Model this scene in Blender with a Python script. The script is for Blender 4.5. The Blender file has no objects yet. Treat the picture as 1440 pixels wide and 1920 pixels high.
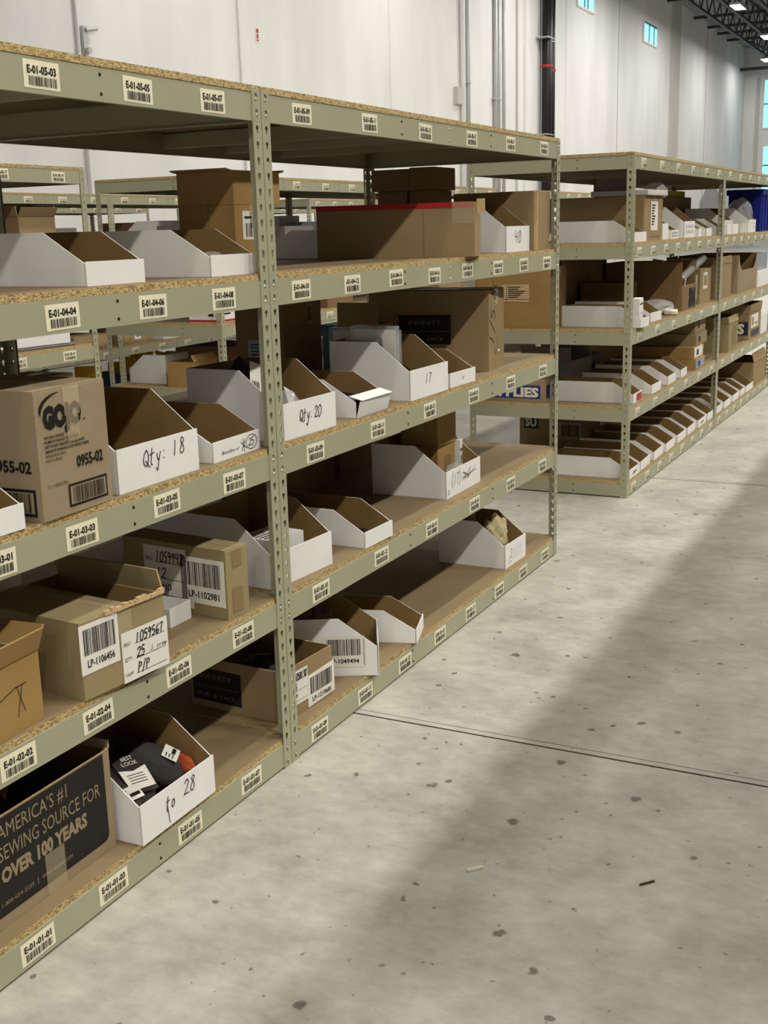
import bpy, bmesh, math, random
from mathutils import Matrix, Vector

R = math.radians
PI = math.pi
SC = bpy.context.scene
COL = SC.collection
random.seed(7)

# ------------------------------------------------------------------ camera, world, lights, exposure
CAM_YAW, CAM_PITCH, CAM_ROLL = 0.4695, -0.2374, -0.0265
CAM_POS = Vector((-2.633, -1.651, 1.4826))
cam_data = bpy.data.cameras.new('camera')
cam_data.sensor_fit = 'VERTICAL'
cam_data.sensor_height = 24.0
cam_data.lens = 2193.87 / 1920 * 24.0
cam_data.clip_start = 0.05
cam_data.clip_end = 300
cam = bpy.data.objects.new('camera', cam_data)
COL.objects.link(cam)
fwd = Vector((math.cos(CAM_PITCH) * math.cos(CAM_YAW), math.cos(CAM_PITCH) * math.sin(CAM_YAW), math.sin(CAM_PITCH)))
rgt = Vector((math.sin(CAM_YAW), -math.cos(CAM_YAW), 0))
upv = rgt.cross(fwd)
r2 = rgt * math.cos(CAM_ROLL) + upv * math.sin(CAM_ROLL)
u2 = -rgt * math.sin(CAM_ROLL) + upv * math.cos(CAM_ROLL)
cam.matrix_world = Matrix(((r2.x, u2.x, -fwd.x, CAM_POS.x), (r2.y, u2.y, -fwd.y, CAM_POS.y), (r2.z, u2.z, -fwd.z, CAM_POS.z), (0, 0, 0, 1)))
SC.camera = cam

W = bpy.data.worlds.new('world')
SC.world = W
W.use_nodes = True
W.node_tree.nodes['Background'].inputs[0].default_value = (0.80, 0.90, 1.0, 1)
W.node_tree.nodes['Background'].inputs[1].default_value = 0.20

SC.view_settings.view_transform = 'Standard'
SC.view_settings.look = 'None'
SC.view_settings.gamma = 1
SC.view_settings.use_curve_mapping = False
SC.view_settings.exposure = 0.0

LAMP_WARM = (1.0, 0.965, 0.88)
LAMP_COOL = (1.0, 0.985, 0.95)
XS_NEAR = (1, 5.5, 10, 14.5, 19, 23.5, 28, 34, 40)
LAMP_ROWS = [                                # high bay lamps: (row label, positions, watts)
    ('high bay light in the row across the aisle rack', [(x, -6.6, 9.3) for x in (-23, -18, -13, -8, -3.5) + XS_NEAR], 345),
    ('high bay light in the row over the aisle', [(x, -1.7, 9.3) for x in (-18, -11) + XS_NEAR], 172),
    ('high bay light in the row over the racks behind', [(x, 3.2, 9.3) for x in XS_NEAR], 45),
    ('high bay light in the row along the white wall', [(14.5, 7.7, 9.5), (22.5, 7.7, 9.5), (30.5, 7.7, 9.5), (34.8, 5.5, 9.5), (39, 7.7, 9.5), (43, 5.5, 9.5), (51.6, 4.4, 9.5), (60, 4.4, 9.5), (47.3, 7.68, 9.5), (56.1, 7.97, 9.5), (64.3, 9.28, 9.5)], 175),
]


# ------------------------------------------------------------------ materials
def new_mat(name):
    m = bpy.data.materials.new(name)
    m.use_nodes = True
    nt = m.node_tree
    return m, nt, nt.nodes['Principled BSDF']


def node(nt, kind, **kw):
    n = nt.nodes.new(kind)
    for k, v in kw.items():
        setattr(n, k, v)
    return n


def srgb(r, g, b):
    def f(c):
        c /= 255
        return c / 12.92 if c <= 0.04045 else ((c + 0.055) / 1.055) ** 2.4
    return (f(r), f(g), f(b), 1)


def plain(name, col, rough=0.6, metal=0.0, spec=0.4):
    m, nt, b = new_mat(name)
    b.inputs['Base Color'].default_value = col
    b.inputs['Roughness'].default_value = rough
    b.inputs['Metallic'].default_value = metal
    b.inputs['Specular IOR Level'].default_value = spec
    return m


def varied(name, col, amount=0.12, scale=6.0, rough=0.75, fibre=0.0, stretch=(1, 1, 1), bump=0.0, spec=0.25):
    """one colour with soft procedural mottling (and optional fine fibre)"""
    m, nt, b = new_mat(name)
    tc = node(nt, 'ShaderNodeTexCoord')
    mp = node(nt, 'ShaderNodeMapping')
    mp.inputs['Scale'].default_value = stretch
    nt.links.new(tc.outputs['Object'], mp.inputs['Vector'])
    n1 = node(nt, 'ShaderNodeTexNoise')
    n1.inputs['Scale'].default_value = scale
    n1.inputs['Detail'].default_value = 5
    nt.links.new(mp.outputs[0], n1.inputs['Vector'])
    rp = node(nt, 'ShaderNodeValToRGB')
    lo, hi = 1 - amount, 1 + amount
    rp.color_ramp.elements[0].position = 0.3
    rp.color_ramp.elements[1].position = 0.7
    rp.color_ramp.elements[0].color = (col[0] * lo, col[1] * lo, col[2] * lo, 1)
    rp.color_ramp.elements[1].color = (min(1, col[0] * hi), min(1, col[1] * hi), min(1, col[2] * hi), 1)
    nt.links.new(n1.outputs['Fac'], rp.inputs[0])
    nt.links.new(rp.outputs[0], b.inputs['Base Color'])
    if bump:
        n2 = node(nt, 'ShaderNodeTexNoise')
        n2.inputs['Scale'].default_value = scale * 12
        bp = node(nt, 'ShaderNodeBump')
        bp.inputs['Strength'].default_value = bump
        bp.inputs['Distance'].default_value = 0.002
        nt.links.new(mp.outputs[0], n2.inputs['Vector'])
        nt.links.new(n2.outputs['Fac'], bp.inputs['Height'])
        nt.links.new(bp.outputs[0], b.inputs['Normal'])
    b.inputs['Roughness'].default_value = rough
    b.inputs['Specular IOR Level'].default_value = spec
    return m


def chip_mat(name, scale=330):
    """cut edge of particle board: pale chips with dark flecks"""
    m, nt, b = new_mat(name)
    tc = node(nt, 'ShaderNodeTexCoord')
    mp = node(nt, 'ShaderNodeMapping')
    mp.inputs['Scale'].default_value = (0.55, 1, 1.4)
    nt.links.new(tc.outputs['Object'], mp.inputs['Vector'])
    v = node(nt, 'ShaderNodeTexVoronoi')
    v.inputs['Scale'].default_value = scale
    nt.links.new(mp.outputs[0], v.inputs['Vector'])
    sep = node(nt, 'ShaderNodeSeparateColor')
    nt.links.new(v.outputs['Color'], sep.inputs[0])
    rp = node(nt, 'ShaderNodeValToRGB')
    els = rp.color_ramp.elements
    els[0].position, els[0].color = 0.0, srgb(112, 90, 54)
    els[1].position, els[1].color = 1.0, srgb(204, 180, 128)
    e = els.new(0.25); e.color = srgb(152, 126, 80)
    e = els.new(0.5); e.color = srgb(180, 154, 104)
    nt.links.new(sep.outputs[0], rp.inputs[0])
    nt.links.new(rp.outputs[0], b.inputs['Base Color'])
    b.inputs['Roughness'].default_value = 0.85
    return m


def floor_mat():
    m, nt, b = new_mat('polished_concrete')
    L = nt.links.new
    tc = node(nt, 'ShaderNodeTexCoord')
    big = node(nt, 'ShaderNodeTexNoise'); big.inputs['Scale'].default_value = 3.2; big.inputs['Detail'].default_value = 8; big.inputs['Roughness'].default_value = 0.62
    L(tc.outputs['Object'], big.inputs['Vector'])
    r1 = node(nt, 'ShaderNodeValToRGB')
    r1.color_ramp.elements[0].position = 0.32; r1.color_ramp.elements[0].color = srgb(160, 157, 146)
    r1.color_ramp.elements[1].position = 0.68; r1.color_ramp.elements[1].color = srgb(196, 193, 182)
    L(big.outputs['Fac'], r1.inputs[0])
    fine = node(nt, 'ShaderNodeTexNoise'); fine.inputs['Scale'].default_value = 22; fine.inputs['Detail'].default_value = 6; fine.inputs['Roughness'].default_value = 0.7
    mpf = node(nt, 'ShaderNodeMapping'); mpf.inputs['Scale'].default_value = (1.0, 0.55, 1)
    L(tc.outputs['Object'], mpf.inputs['Vector']); L(mpf.outputs[0], fine.inputs['Vector'])
    rf = node(nt, 'ShaderNodeValToRGB')
    rf.color_ramp.elements[0].position = 0.35; rf.color_ramp.elements[0].color = (0.78, 0.775, 0.765, 1)
    rf.color_ramp.elements[1].position = 0.66; rf.color_ramp.elements[1].color = (1.0, 1.0, 1.0, 1)
    L(fine.outputs['Fac'], rf.inputs[0])
    mul = node(nt, 'ShaderNodeMix', data_type='RGBA', blend_type='MULTIPLY'); mul.inputs[0].default_value = 1
    L(r1.outputs[0], mul.inputs[6]); L(rf.outputs[0], mul.inputs[7])
    # dark pits: some cells of two voronoi layers hold an irregular spot
    wob = node(nt, 'ShaderNodeTexNoise'); wob.inputs['Scale'].default_value = 45; wob.inputs['Detail'].default_value = 3
    L(tc.outputs['Object'], wob.inputs['Vector'])
    wsc = node(nt, 'ShaderNodeVectorMath', operation='SCALE'); wsc.inputs['Scale'].default_value = 0.028
    L(wob.outputs['Color'], wsc.inputs[0])
    add = node(nt, 'ShaderNodeVectorMath', operation='ADD')
    L(tc.outputs['Object'], add.inputs[0]); L(wsc.outputs[0], add.inputs[1])
    prev = mul.outputs[2]
    for scale, rad, keep, dark in ((7.5, 0.165, 0.62, 0.08), (16.0, 0.20, 0.5, 0.2), (38.0, 0.22, 0.3, 0.4)):
        vo = node(nt, 'ShaderNodeTexVoronoi'); vo.inputs['Scale'].default_value = scale; vo.inputs['Randomness'].default_value = 1
        L(add.outputs[0], vo.inputs['Vector'])
        sp = node(nt, 'ShaderNodeSeparateColor'); L(vo.outputs['Color'], sp.inputs[0])
        size = node(nt, 'ShaderNodeMath', operation='MULTIPLY'); size.inputs[1].default_value = rad
        L(sp.outputs[1], size.inputs[0])
        ins = node(nt, 'ShaderNodeMath', operation='SUBTRACT'); L(size.outputs[0], ins.inputs[0]); L(vo.outputs['Distance'], ins.inputs[1])
        sm = node(nt, 'ShaderNodeMath', operation='MULTIPLY'); sm.inputs[1].default_value = 20.0 if scale < 30 else 12; sm.use_clamp = True
        L(ins.outputs[0], sm.inputs[0])
        lt = node(nt, 'ShaderNodeMath', operation='LESS_THAN'); lt.inputs[1].default_value = keep; L(sp.outputs[0], lt.inputs[0])
        fac = node(nt, 'ShaderNodeMath', operation='MULTIPLY'); L(sm.outputs[0], fac.inputs[0]); L(lt.outputs[0], fac.inputs[1])
        fa2 = node(nt, 'ShaderNodeMath', operation='MULTIPLY'); fa2.inputs[1].default_value = 0.8; L(fac.outputs[0], fa2.inputs[0])
        mx = node(nt, 'ShaderNodeMix', data_type='RGBA', blend_type='MIX')
        c = srgb(62, 60, 54); mx.inputs[7].default_value = (c[0] + dark * 0.18, c[1] + dark * 0.18, c[2] + dark * 0.17, 1)
        L(fa2.outputs[0], mx.inputs[0]); L(prev, mx.inputs[6])
        prev = mx.outputs[2]
    L(prev, b.inputs['Base Color'])
    ro = node(nt, 'ShaderNodeMapRange'); ro.inputs[3].default_value = 0.42; ro.inputs[4].default_value = 0.62
    L(big.outputs['Fac'], ro.inputs[0]); L(ro.outputs[0], b.inputs['Roughness'])
    b.inputs['Specular IOR Level'].default_value = 0.35
    return m


def wall_mat():
    m, nt, b = new_mat('painted_tilt_up_panel')
    L = nt.links.new
    tc = node(nt, 'ShaderNodeTexCoord')
    n = node(nt, 'ShaderNodeTexNoise'); n.inputs['Scale'].default_value = 0.7; n.inputs['Detail'].default_value = 6
    mp = node(nt, 'ShaderNodeMapping'); mp.inputs['Scale'].default_value = (1.2, 1, 0.35)
    L(tc.outputs['Object'], mp.inputs['Vector']); L(mp.outputs[0], n.inputs['Vector'])
    r = node(nt, 'ShaderNodeValToRGB')
    r.color_ramp.elements[0].position = 0.3; r.color_ramp.elements[0].color = srgb(222, 221, 219)
    r.color_ramp.elements[1].position = 0.7; r.color_ramp.elements[1].color = srgb(238, 237, 235)
    L(n.outputs['Fac'], r.inputs[0]); L(r.outputs[0], b.inputs['Base Color'])
    b.inputs['Roughness'].default_value = 0.7
    return m


def emit_mat(name, col, power):
    m, nt, b = new_mat(name)
    b.inputs['Base Color'].default_value = col
    b.inputs['Emission Color'].default_value = col
    b.inputs['Emission Strength'].default_value = power
    return m


def film_mat(name, col, alpha, rough=0.12):
    m, nt, b = new_mat(name)
    b.inputs['Base Color'].default_value = col
    b.inputs['Roughness'].default_value = rough
    b.inputs['Alpha'].default_value = alpha
    b.inputs['Specular IOR Level'].default_value = 0.8
    return m


M = {
    'steel': varied('putty_painted_steel', srgb(160, 158, 132), 0.03, 5, 0.42, spec=0.45),
    'rivet': plain('bright_rivet', srgb(196, 192, 170), 0.3, 0.6),
    'deck': varied('deck_board_face', srgb(132, 114, 84), 0.10, 9, 0.68, stretch=(0.4, 1, 1), spec=0.3),
    'chip': chip_mat('deck_board_edge'),
    'white': varied('white_corrugated', srgb(230, 228, 226), 0.03, 7, 0.62),
    'kraft_in': varied('kraft_inside', srgb(136, 110, 68), 0.07, 8, 0.85),
    'kraft': varied('kraft_carton', srgb(150, 127, 92), 0.07, 7, 0.8),
    'kraft_tan': varied('kraft_tan', srgb(150, 132, 105), 0.06, 7, 0.8),
    'kraft_gold': varied('kraft_golden', srgb(156, 124, 75), 0.07, 7, 0.78),
    'kraft_brown': varied('kraft_brown', srgb(128, 102, 70), 0.08, 7, 0.82),
    'kraft_olive': varied('kraft_olive', srgb(150, 134, 97), 0.06, 7, 0.8),
    'kraft_edge': varied('kraft_cut_edge', srgb(196, 168, 126), 0.12, 60, 0.9),
    'tape': film_mat('clear_tape', srgb(214, 198, 160), 0.28, 0.12),
    'tape_tan': plain('tan_tape', srgb(138, 116, 80), 0.35),
    'tape_red': plain('red_tape', srgb(176, 26, 26), 0.35),
    'paper': varied('white_paper', srgb(226, 222, 212), 0.02, 20, 0.7),
    'cream': varied('cream_sticker', srgb(232, 224, 196), 0.03, 20, 0.55),
    'ink': plain('black_ink', srgb(26, 24, 24), 0.6, spec=0.2),
    'pen': plain('pen_ink', srgb(44, 42, 50), 0.6, spec=0.2),
    'blackprint': varied('black_print', srgb(33, 29, 26), 0.08, 10, 0.55),
    'blue': plain('blue_print', srgb(26, 54, 128), 0.55),
    'darkblue': plain('navy_print', srgb(26, 34, 62), 0.55),
    'red': plain('red_print', srgb(176, 42, 50), 0.5),
    'yellow': varied('yellow_envelope', srgb(214, 164, 40), 0.1, 9, 0.7),
    'teal': varied('teal_box', srgb(52, 84, 96), 0.08, 8, 0.5),
    'totes': varied('blue_plastic', srgb(24, 34, 128), 0.06, 3, 0.35),
    'olive': plain('yellow_board', srgb(176, 164, 44), 0.7),
    'film': film_mat('clear_film', srgb(225, 225, 225), 0.32, 0.08),
    'blister': film_mat('clear_blister', srgb(225, 232, 236), 0.22, 0.05),
    'fabric': varied('charcoal_fabric', srgb(54, 50, 48), 0.2, 30, 0.85, bump=0.4),
    'blackbag': plain('black_plastic', srgb(22, 21, 22), 0.35),
    'orange': varied('rust_orange_fabric', srgb(168, 74, 30), 0.2, 20, 0.85),
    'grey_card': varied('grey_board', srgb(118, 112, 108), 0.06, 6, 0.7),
    'greyblue': varied('grey_blue_carton', srgb(150, 156, 168), 0.06, 6, 0.7),
    'floor': floor_mat(),
    'wall': wall_mat(),
    'trim': varied('wall_joint', srgb(196, 193, 186), 0.03, 4, 0.8),
    'conduit': plain('galvanised_conduit', srgb(188, 188, 186), 0.4, 0.3),
    'blackpipe': plain('black_pipe', srgb(20, 19, 20), 0.4),
    'roofsteel': plain('dark_roof_steel', srgb(58, 58, 60), 0.55),
    'roofdeck': varied('roof_deck', srgb(150, 150, 150), 0.05, 3, 0.7),
    'pane': emit_mat('daylit_pane', (0.33, 0.86, 1.0, 1), 0.85),
    'mullion': plain('window_mullion', srgb(96, 150, 170), 0.5),
    'lamp': emit_mat('lamp_diffuser', (1.0, 0.97, 0.92, 1), 14.0),
    'wood': varied('pale_wood', srgb(214, 204, 176), 0.06, 30, 0.8),
    'darkwood': plain('dark_wood', srgb(74, 52, 46), 0.8),
}


# ------------------------------------------------------------------ mesh helpers
class MB:
    """collects geometry and links it as ONE mesh object"""
    def __init__(s):
        s.v, s.f, s.m = [], [], []

    def quad(s, a, b, c, d, m=0):
        i = len(s.v)
        s.v += [tuple(a), tuple(b), tuple(c), tuple(d)]
        s.f.append((i, i + 1, i + 2, i + 3)); s.m.append(m)

    def box(s, x0, y0, z0, x1, y1, z1, m=0, ms=None):
        """ms: material per face (-x,+x,-y,+y,-z,+z)"""
        i = len(s.v)
        s.v += [(x, y, z) for z in (z0, z1) for y in (y0, y1) for x in (x0, x1)]
        for k, f in enumerate(((0, 4, 6, 2), (1, 3, 7, 5), (0, 1, 5, 4), (2, 6, 7, 3), (0, 2, 3, 1), (4, 5, 7, 6))):
            s.f.append(tuple(i + j for j in f)); s.m.append(ms[k] if ms else m)

    def prism(s, poly, fn, a, b, m_a=0, m_b=0, m_side=0):
        """poly of 2d points; fn(p, t) gives the 3d point, t = a or b"""
        i, n = len(s.v), len(poly)
        s.v += [tuple(fn(p, a)) for p in poly] + [tuple(fn(p, b)) for p in poly]
        s.f.append(tuple(i + k for k in range(n))); s.m.append(m_a)
        s.f.append(tuple(i + n + k for k in reversed(range(n)))); s.m.append(m_b)
        for k in range(n):
            j = (k + 1) % n
            s.f.append((i + k, i + n + k, i + n + j, i + j)); s.m.append(m_side)

    def tube(s, pts, r, n=10, m=0, caps=True):
        pts = [Vector(p) for p in pts]
        i0 = len(s.v)
        for k, p in enumerate(pts):
            d = (pts[min(k + 1, len(pts) - 1)] - pts[max(k - 1, 0)]).normalized()
            a = d.cross(Vector((0, 0, 1)) if abs(d.z) < 0.9 else Vector((1, 0, 0))).normalized()
            b = d.cross(a)
            for j in range(n):
                t = 2 * PI * j / n
                s.v.append(tuple(p + r * (a * math.cos(t) + b * math.sin(t))))
        for k in range(len(pts) - 1):
            for j in range(n):
                q = (j + 1) % n
                s.f.append((i0 + k * n + j, i0 + k * n + q, i0 + (k + 1) * n + q, i0 + (k + 1) * n + j)); s.m.append(m)
        if caps:
            s.f.append(tuple(i0 + j for j in reversed(range(n)))); s.m.append(m)
            s.f.append(tuple(i0 + (len(pts) - 1) * n + j for j in range(n))); s.m.append(m)

    def mesh(s, name, mats):
        me = bpy.data.meshes.new(name)
        me.from_pydata(s.v, [], s.f)
        for m in mats:
            me.materials.append(m)
        me.polygons.foreach_set('material_index', s.m)
        me.update()
        bm = bmesh.new(); bm.from_mesh(me)
        bmesh.ops.recalc_face_normals(bm, faces=bm.faces)
        bm.to_mesh(me); bm.free()
        return me

    def obj(s, name, mats, parent=None, loc=None, rot=None, smooth=False, bevel=0):
        me = s.mesh(name, mats if isinstance(mats, (list, tuple)) else [mats])
        return link(name, me, parent, loc, rot, smooth, bevel)


def link(name, me, parent=None, loc=None, rot=None, smooth=False, bevel=0):
    o = bpy.data.objects.new(name, me)
    COL.objects.link(o)
    if parent is not None:
        o.parent = parent
    if loc is not None:
        o.location = loc
    if rot is not None:
        o.rotation_euler = rot
    if smooth:
        me.polygons.foreach_set('use_smooth', [True] * len(me.polygons))
    if bevel:
        b = o.modifiers.new('soft_edges', 'BEVEL')
        b.width = bevel; b.segments = 2; b.limit_method = 'ANGLE'
    return o


def tag(o, label, cat, group=None):
    o['label'] = label
    o['category'] = cat
    if group:
        o['group'] = group
    return o


def thing(name, label, cat, loc, yaw=0.0, group=None):
    o = bpy.data.objects.new(name, None)
    COL.objects.link(o)
    o.empty_display_size = 0.05
    o.location = loc
    o.rotation_euler = (0, 0, R(yaw))
    return tag(o, label, cat, group)


def structure(o):
    o['kind'] = 'structure'
    return o


_TEXT = {}


def text_geo(s, bold=0.0, shear=0.0):
    """typed text as flat triangles, cap height 1, starting at x = 0"""
    key = (s, bold, shear)
    if key not in _TEXT:
        cu = bpy.data.curves.new('lettering', 'FONT')
        cu.body = s
        cu.size = 1.0
        cu.offset = bold
        cu.shear = shear
        cu.resolution_u = 2
        ob = bpy.data.objects.new('lettering', cu)
        me = bpy.data.meshes.new_from_object(ob)
        vs = [v.co.copy() for v in me.vertices]
        fs = [tuple(p.vertices) for p in me.polygons]
        bpy.data.objects.remove(ob); bpy.data.curves.remove(cu); bpy.data.meshes.remove(me)
        k = 1 / 0.729
        if vs:
            x0 = min(v.x for v in vs)
            vs = [((v.x - x0) * k, v.y * k) for v in vs]
        w = max((v[0] for v in vs), default=0)
        _TEXT[key] = (vs, fs, w)
    return _TEXT[key]


# pen strokes on a 0..100 grid, one polyline per pen-down
PEN = {
    '0': '30,100 8,80 2,40 14,4 34,2 52,30 54,70 42,96 28,100', '1': '20,100 18,50 12,0', '2': '6,78 22,98 44,92 48,70 28,36 4,4 20,8 56,4',
    '3': '6,92 30,100 46,82 22,56 48,40 44,10 8,2', '4': '10,100 4,52 50,56|44,98 40,0', '5': '50,98 14,96 10,58 38,60 48,30 32,4 4,8',
    '6': '44,98 14,60 6,20 26,0 46,20 34,44 10,26', '7': '4,94 30,98 50,94 30,48 22,0', '8': '44,86 28,100 12,82 40,46 44,14 22,0 6,18 20,48 46,80',
    '9': '46,80 24,98 6,72 26,52 46,80 40,40 30,0', 'Q': '30,96 8,76 4,30 26,2 50,24 52,70 34,98 22,90|26,34 64,-14', 't': '22,100 10,6 24,0|0,66 44,70',
    'y': '4,58 12,20 30,24|42,62 24,0 8,-46 -6,-30', ':': '10,62 13,56|8,16 11,10', 'o': '26,56 8,40 8,10 26,2 42,24 36,52 22,58', '/': '46,110 4,-12',
    'X': '4,96 50,2|48,98 2,4', 'P': '10,100 4,0|8,96 44,92 46,62 10,48', 'V': '4,96 22,0 48,98', ' ': '', '-': '6,48 40,50', '.': '10,6 12,2',
    'S': '46,88 20,98 8,74 42,42 40,10 6,6', 'U': '6,96 6,20 26,0 46,20 48,96', 'c': '40,52 14,54 8,20 36,4', 'r': '8,56 8,4 10,40 34,56', 'e': '8,30 40,36 24,58 8,30 22,4 42,12', 'w': '4,54 14,4 26,44 36,4 50,56',
    'J': '40,100 36,16 14,-4 0,14', '(': '34,120 8,70 12,10 34,-20', ')': '6,120 34,70 30,10 4,-20',
}


def pen_lines(s, h, slant=0.12, squash=1.0, jitter=0.03):
    out, x = [], 0.0
    rnd = random.Random(s)
    for ch in s:
        for pl in PEN.get(ch, '').split('|'):
            if not pl:
                continue
            pts = []
            for pr in pl.split():
                a, b = (float(t) / 100 for t in pr.split(','))
                a += rnd.uniform(-jitter, jitter); b += rnd.uniform(-jitter, jitter)
                pts.append(((x + a * squash + b * slant) * h, b * h))
            out.append(smooth_line(pts))
        x += 0.68 * squash if ch != ' ' else 0.45 * squash
    return out


def smooth_line(pts, n=4):
    if len(pts) < 3:
        return pts
    out = []
    for i in range(len(pts) - 1):
        p0, p1, p2, p3 = pts[max(i - 1, 0)], pts[i], pts[i + 1], pts[min(i + 2, len(pts) - 1)]
        for k in range(n):
            t = k / n
            out.append(tuple(0.5 * (2 * p1[j] + (p2[j] - p0[j]) * t + (2 * p0[j] - 5 * p1[j] + 4 * p2[j] - p3[j]) * t * t
                                    + (3 * p1[j] - p0[j] - 3 * p2[j] + p3[j]) * t ** 3) for j in (0, 1)))
    out.append(pts[-1])
    return out


class Face:
    """flat print on a face: (u right, v up) in metres, lifted off the surface"""
    def __init__(s, origin, u, v):
        s.o, s.u, s.v = Vector(origin), Vector(u), Vector(v)
        s.n = s.u.cross(s.v)
        s.mb = MB()
        s.mats = []

    def mi(s, mat):
        if mat not in s.mats:
            s.mats.append(mat)
        return s.mats.index(mat)

    def p(s, a, b, lift):
        return s.o + s.u * a + s.v * b + s.n * lift

    def rect(s, u0, v0, u1, v1, mat, lift=0.0006, curl=0.0, skew=0.0):
        m = s.mi(mat)
        s.mb.quad(s.p(u0, v0, lift), s.p(u1, v0 + skew, lift + curl), s.p(u1, v1 + skew, lift), s.p(u0, v1, lift), m)
        return s

    def poly(s, pts, mat, lift=0.0006):
        m = s.mi(mat)
        i = len(s.mb.v)
        s.mb.v += [tuple(s.p(a, b, lift)) for a, b in pts]
        s.mb.f.append(tuple(range(i, i + len(pts)))); s.mb.m.append(m)
        return s

    def text(s, txt, u, v, h, mat, width=None, bold=0.0, shear=0.0, lift=0.0012, rot=0.0, align='l'):
        vs, fs, w = text_geo(txt, bold, shear)
        if not vs:
            return s
        kx = width / w if width else h
        m = s.mi(mat)
        i = len(s.mb.v)
        ca, sa = math.cos(rot), math.sin(rot)
        off = -w * kx / 2 if align == 'c' else 0
        for x, y in vs:
            a, b = x * kx + off, y * h
            s.mb.v.append(tuple(s.p(u + a * ca - b * sa, v + a * sa + b * ca, lift)))
        for f in fs:
            s.mb.f.append(tuple(i + k for k in f)); s.mb.m.append(m)
        return s

    def bars(s, u0, v0, u1, v1, mat, seed=1, n=34, lift=0.0012):
        rnd = random.Random(seed)
        ws = [rnd.choice((1, 1, 1.6, 2.4)) for _ in range(2 * n - 1)]
        k = (u1 - u0) / sum(ws)
        x = u0
        for i, w in enumerate(ws):
            if i % 2 == 0:
                s.rect(x, v0, x + w * k, v1, mat, lift)
            x += w * k
        return s

    def line(s, pts, wd, mat, lift=0.0012):
        m = s.mi(mat)
        for (a, b), (c, d) in zip(pts, pts[1:]):
            l = math.hypot(c - a, d - b) or 1e-6
            tx, ty = (c - a) / l * wd * 0.3, (d - b) / l * wd * 0.3
            nx, ny = -(d - b) / l * wd / 2, (c - a) / l * wd / 2
            s.mb.quad(s.p(a - tx - nx, b - ty - ny, lift), s.p(c + tx - nx, d + ty - ny, lift), s.p(c + tx + nx, d + ty + ny, lift), s.p(a - tx + nx, b - ty + ny, lift), m)
        return s

    def pen(s, txt, u, v, h, wd=0.0022, slant=0.12, squash=1.0, mat=None, rot=0.0, lift=0.0012):
        ca, sa = math.cos(rot), math.sin(rot)
        for pl in pen_lines(txt, h, slant, squash):
            s.line([(u + a * ca - b * sa, v + a * sa + b * ca) for a, b in pl], wd, mat or M['pen'], lift)
        return s

    def put(s, name, parent):
        me = bpy.data.meshes.new(name)
        me.from_pydata(s.mb.v, [], s.mb.f)
        for m in s.mats:
            me.materials.append(m)
        me.polygons.foreach_set('material_index', s.mb.m)
        me.update()
        return link(name, me, parent)


def front_face(y=0.0, x=0.0, z=0.0):
    return Face((x, y, z), (1, 0, 0), (0, 0, 1))


def left_face(d, x=0.0, z=0.0):
    """the -X face seen from outside: u runs from the back (y = d) to the front"""
    return Face((x, d, z), (0, -1, 0), (0, 0, 1))


# ------------------------------------------------------------------ the building
def grid_floor():
    mb = MB()
    xs = [-30, -11.0]
    for j in (-7.2, -3.4, 0.382, 4.16, 7.95, 11.7, 15.5, 19.3, 23.1, 26.9):
        xs.append(j)
    y0, y1 = -34, 11.2
    prev = -30.0
    for j in xs[1:]:
        mb.quad((prev, y0, 0), (j, y0, 0), (j, y1, 0), (prev, y1, 0))
        mb.quad((j, y0, 0), (j + 0.005, y0, -0.008), (j + 0.005, y1, -0.008), (j, y1, 0), 1)
        mb.quad((j + 0.005, y0, -0.008), (j + 0.009, y0, 0), (j + 0.009, y1, 0), (j + 0.005, y1, -0.008), 1)
        mb.quad((j + 0.009, y0, 0), (j + 0.034, y0, 0), (j + 0.034, y1, 0), (j + 0.009, y1, 0))
        mb.quad((j + 0.034, y0, 0), (j + 0.0355, y0, -0.004), (j + 0.0355, y1, -0.004), (j + 0.034, y1, 0), 1)
        mb.quad((j + 0.0355, y0, -0.004), (j + 0.037, y0, 0), (j + 0.037, y1, 0), (j + 0.0355, y1, -0.004), 1)
        prev = j + 0.037
    mb.quad((prev, y0, 0), (70, y0, 0), (70, y1, 0), (prev, y1, 0))
    structure(mb.obj('floor', [M['floor'], plain('joint_filler', srgb(84, 80, 72), 0.9)]))


grid_floor()
WY, WX, CZ = 11.0, 68.0, 10.65


def wall_box(name, x0, y0, z0, x1, y1, z1, mat, parent=None):
    mb = MB(); mb.box(x0, y0, z0, x1, y1, z1)
    return structure(mb.obj(name, mat, parent))


wall_box('wall_back', -30, WY, 0, 70, WY + 0.3, CZ, M['wall'])
wall_box('wall_end', WX, -34, 0, WX + 0.3, WY, CZ, M['wall'])
wall_box('wall_front', -30, -34.3, 0, 70, -34, CZ, M['wall'])
wall_box('ceiling', -30, -34, CZ, 70, WY + 0.3, CZ + 0.1, M['roofdeck'])
# panel joints and the pilaster strips of the long wall
tn = 1
for x, w, dp, m in ((31.55, 0.10, 0.05, 'trim'), (32.2, 0.22, 0.09, 'wall'), (42.35, 0.05, 0.02, 'trim'), (49.9, 0.12, 0.03, 'wall'), (50.55, 1.35, 0.10, 'trim'), (57.8, 0.06, 0.02, 'trim'), (23.2, 0.05, 0.012, 'wall'), (36.2, 0.06, 0.015, 'wall')):
    wall_box('trim_%d' % tn, x, WY - dp, 0, x + w, WY - 0.001, CZ - 0.02, M[m]); tn += 1
# end wall: a lit strip of glazing beside the corner
wall_box('trim_%d' % tn, WX - 0.10, 10.15, 0, WX - 0.001, 10.32, CZ - 1.6, M['trim']); tn += 1
wn = 1


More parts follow.
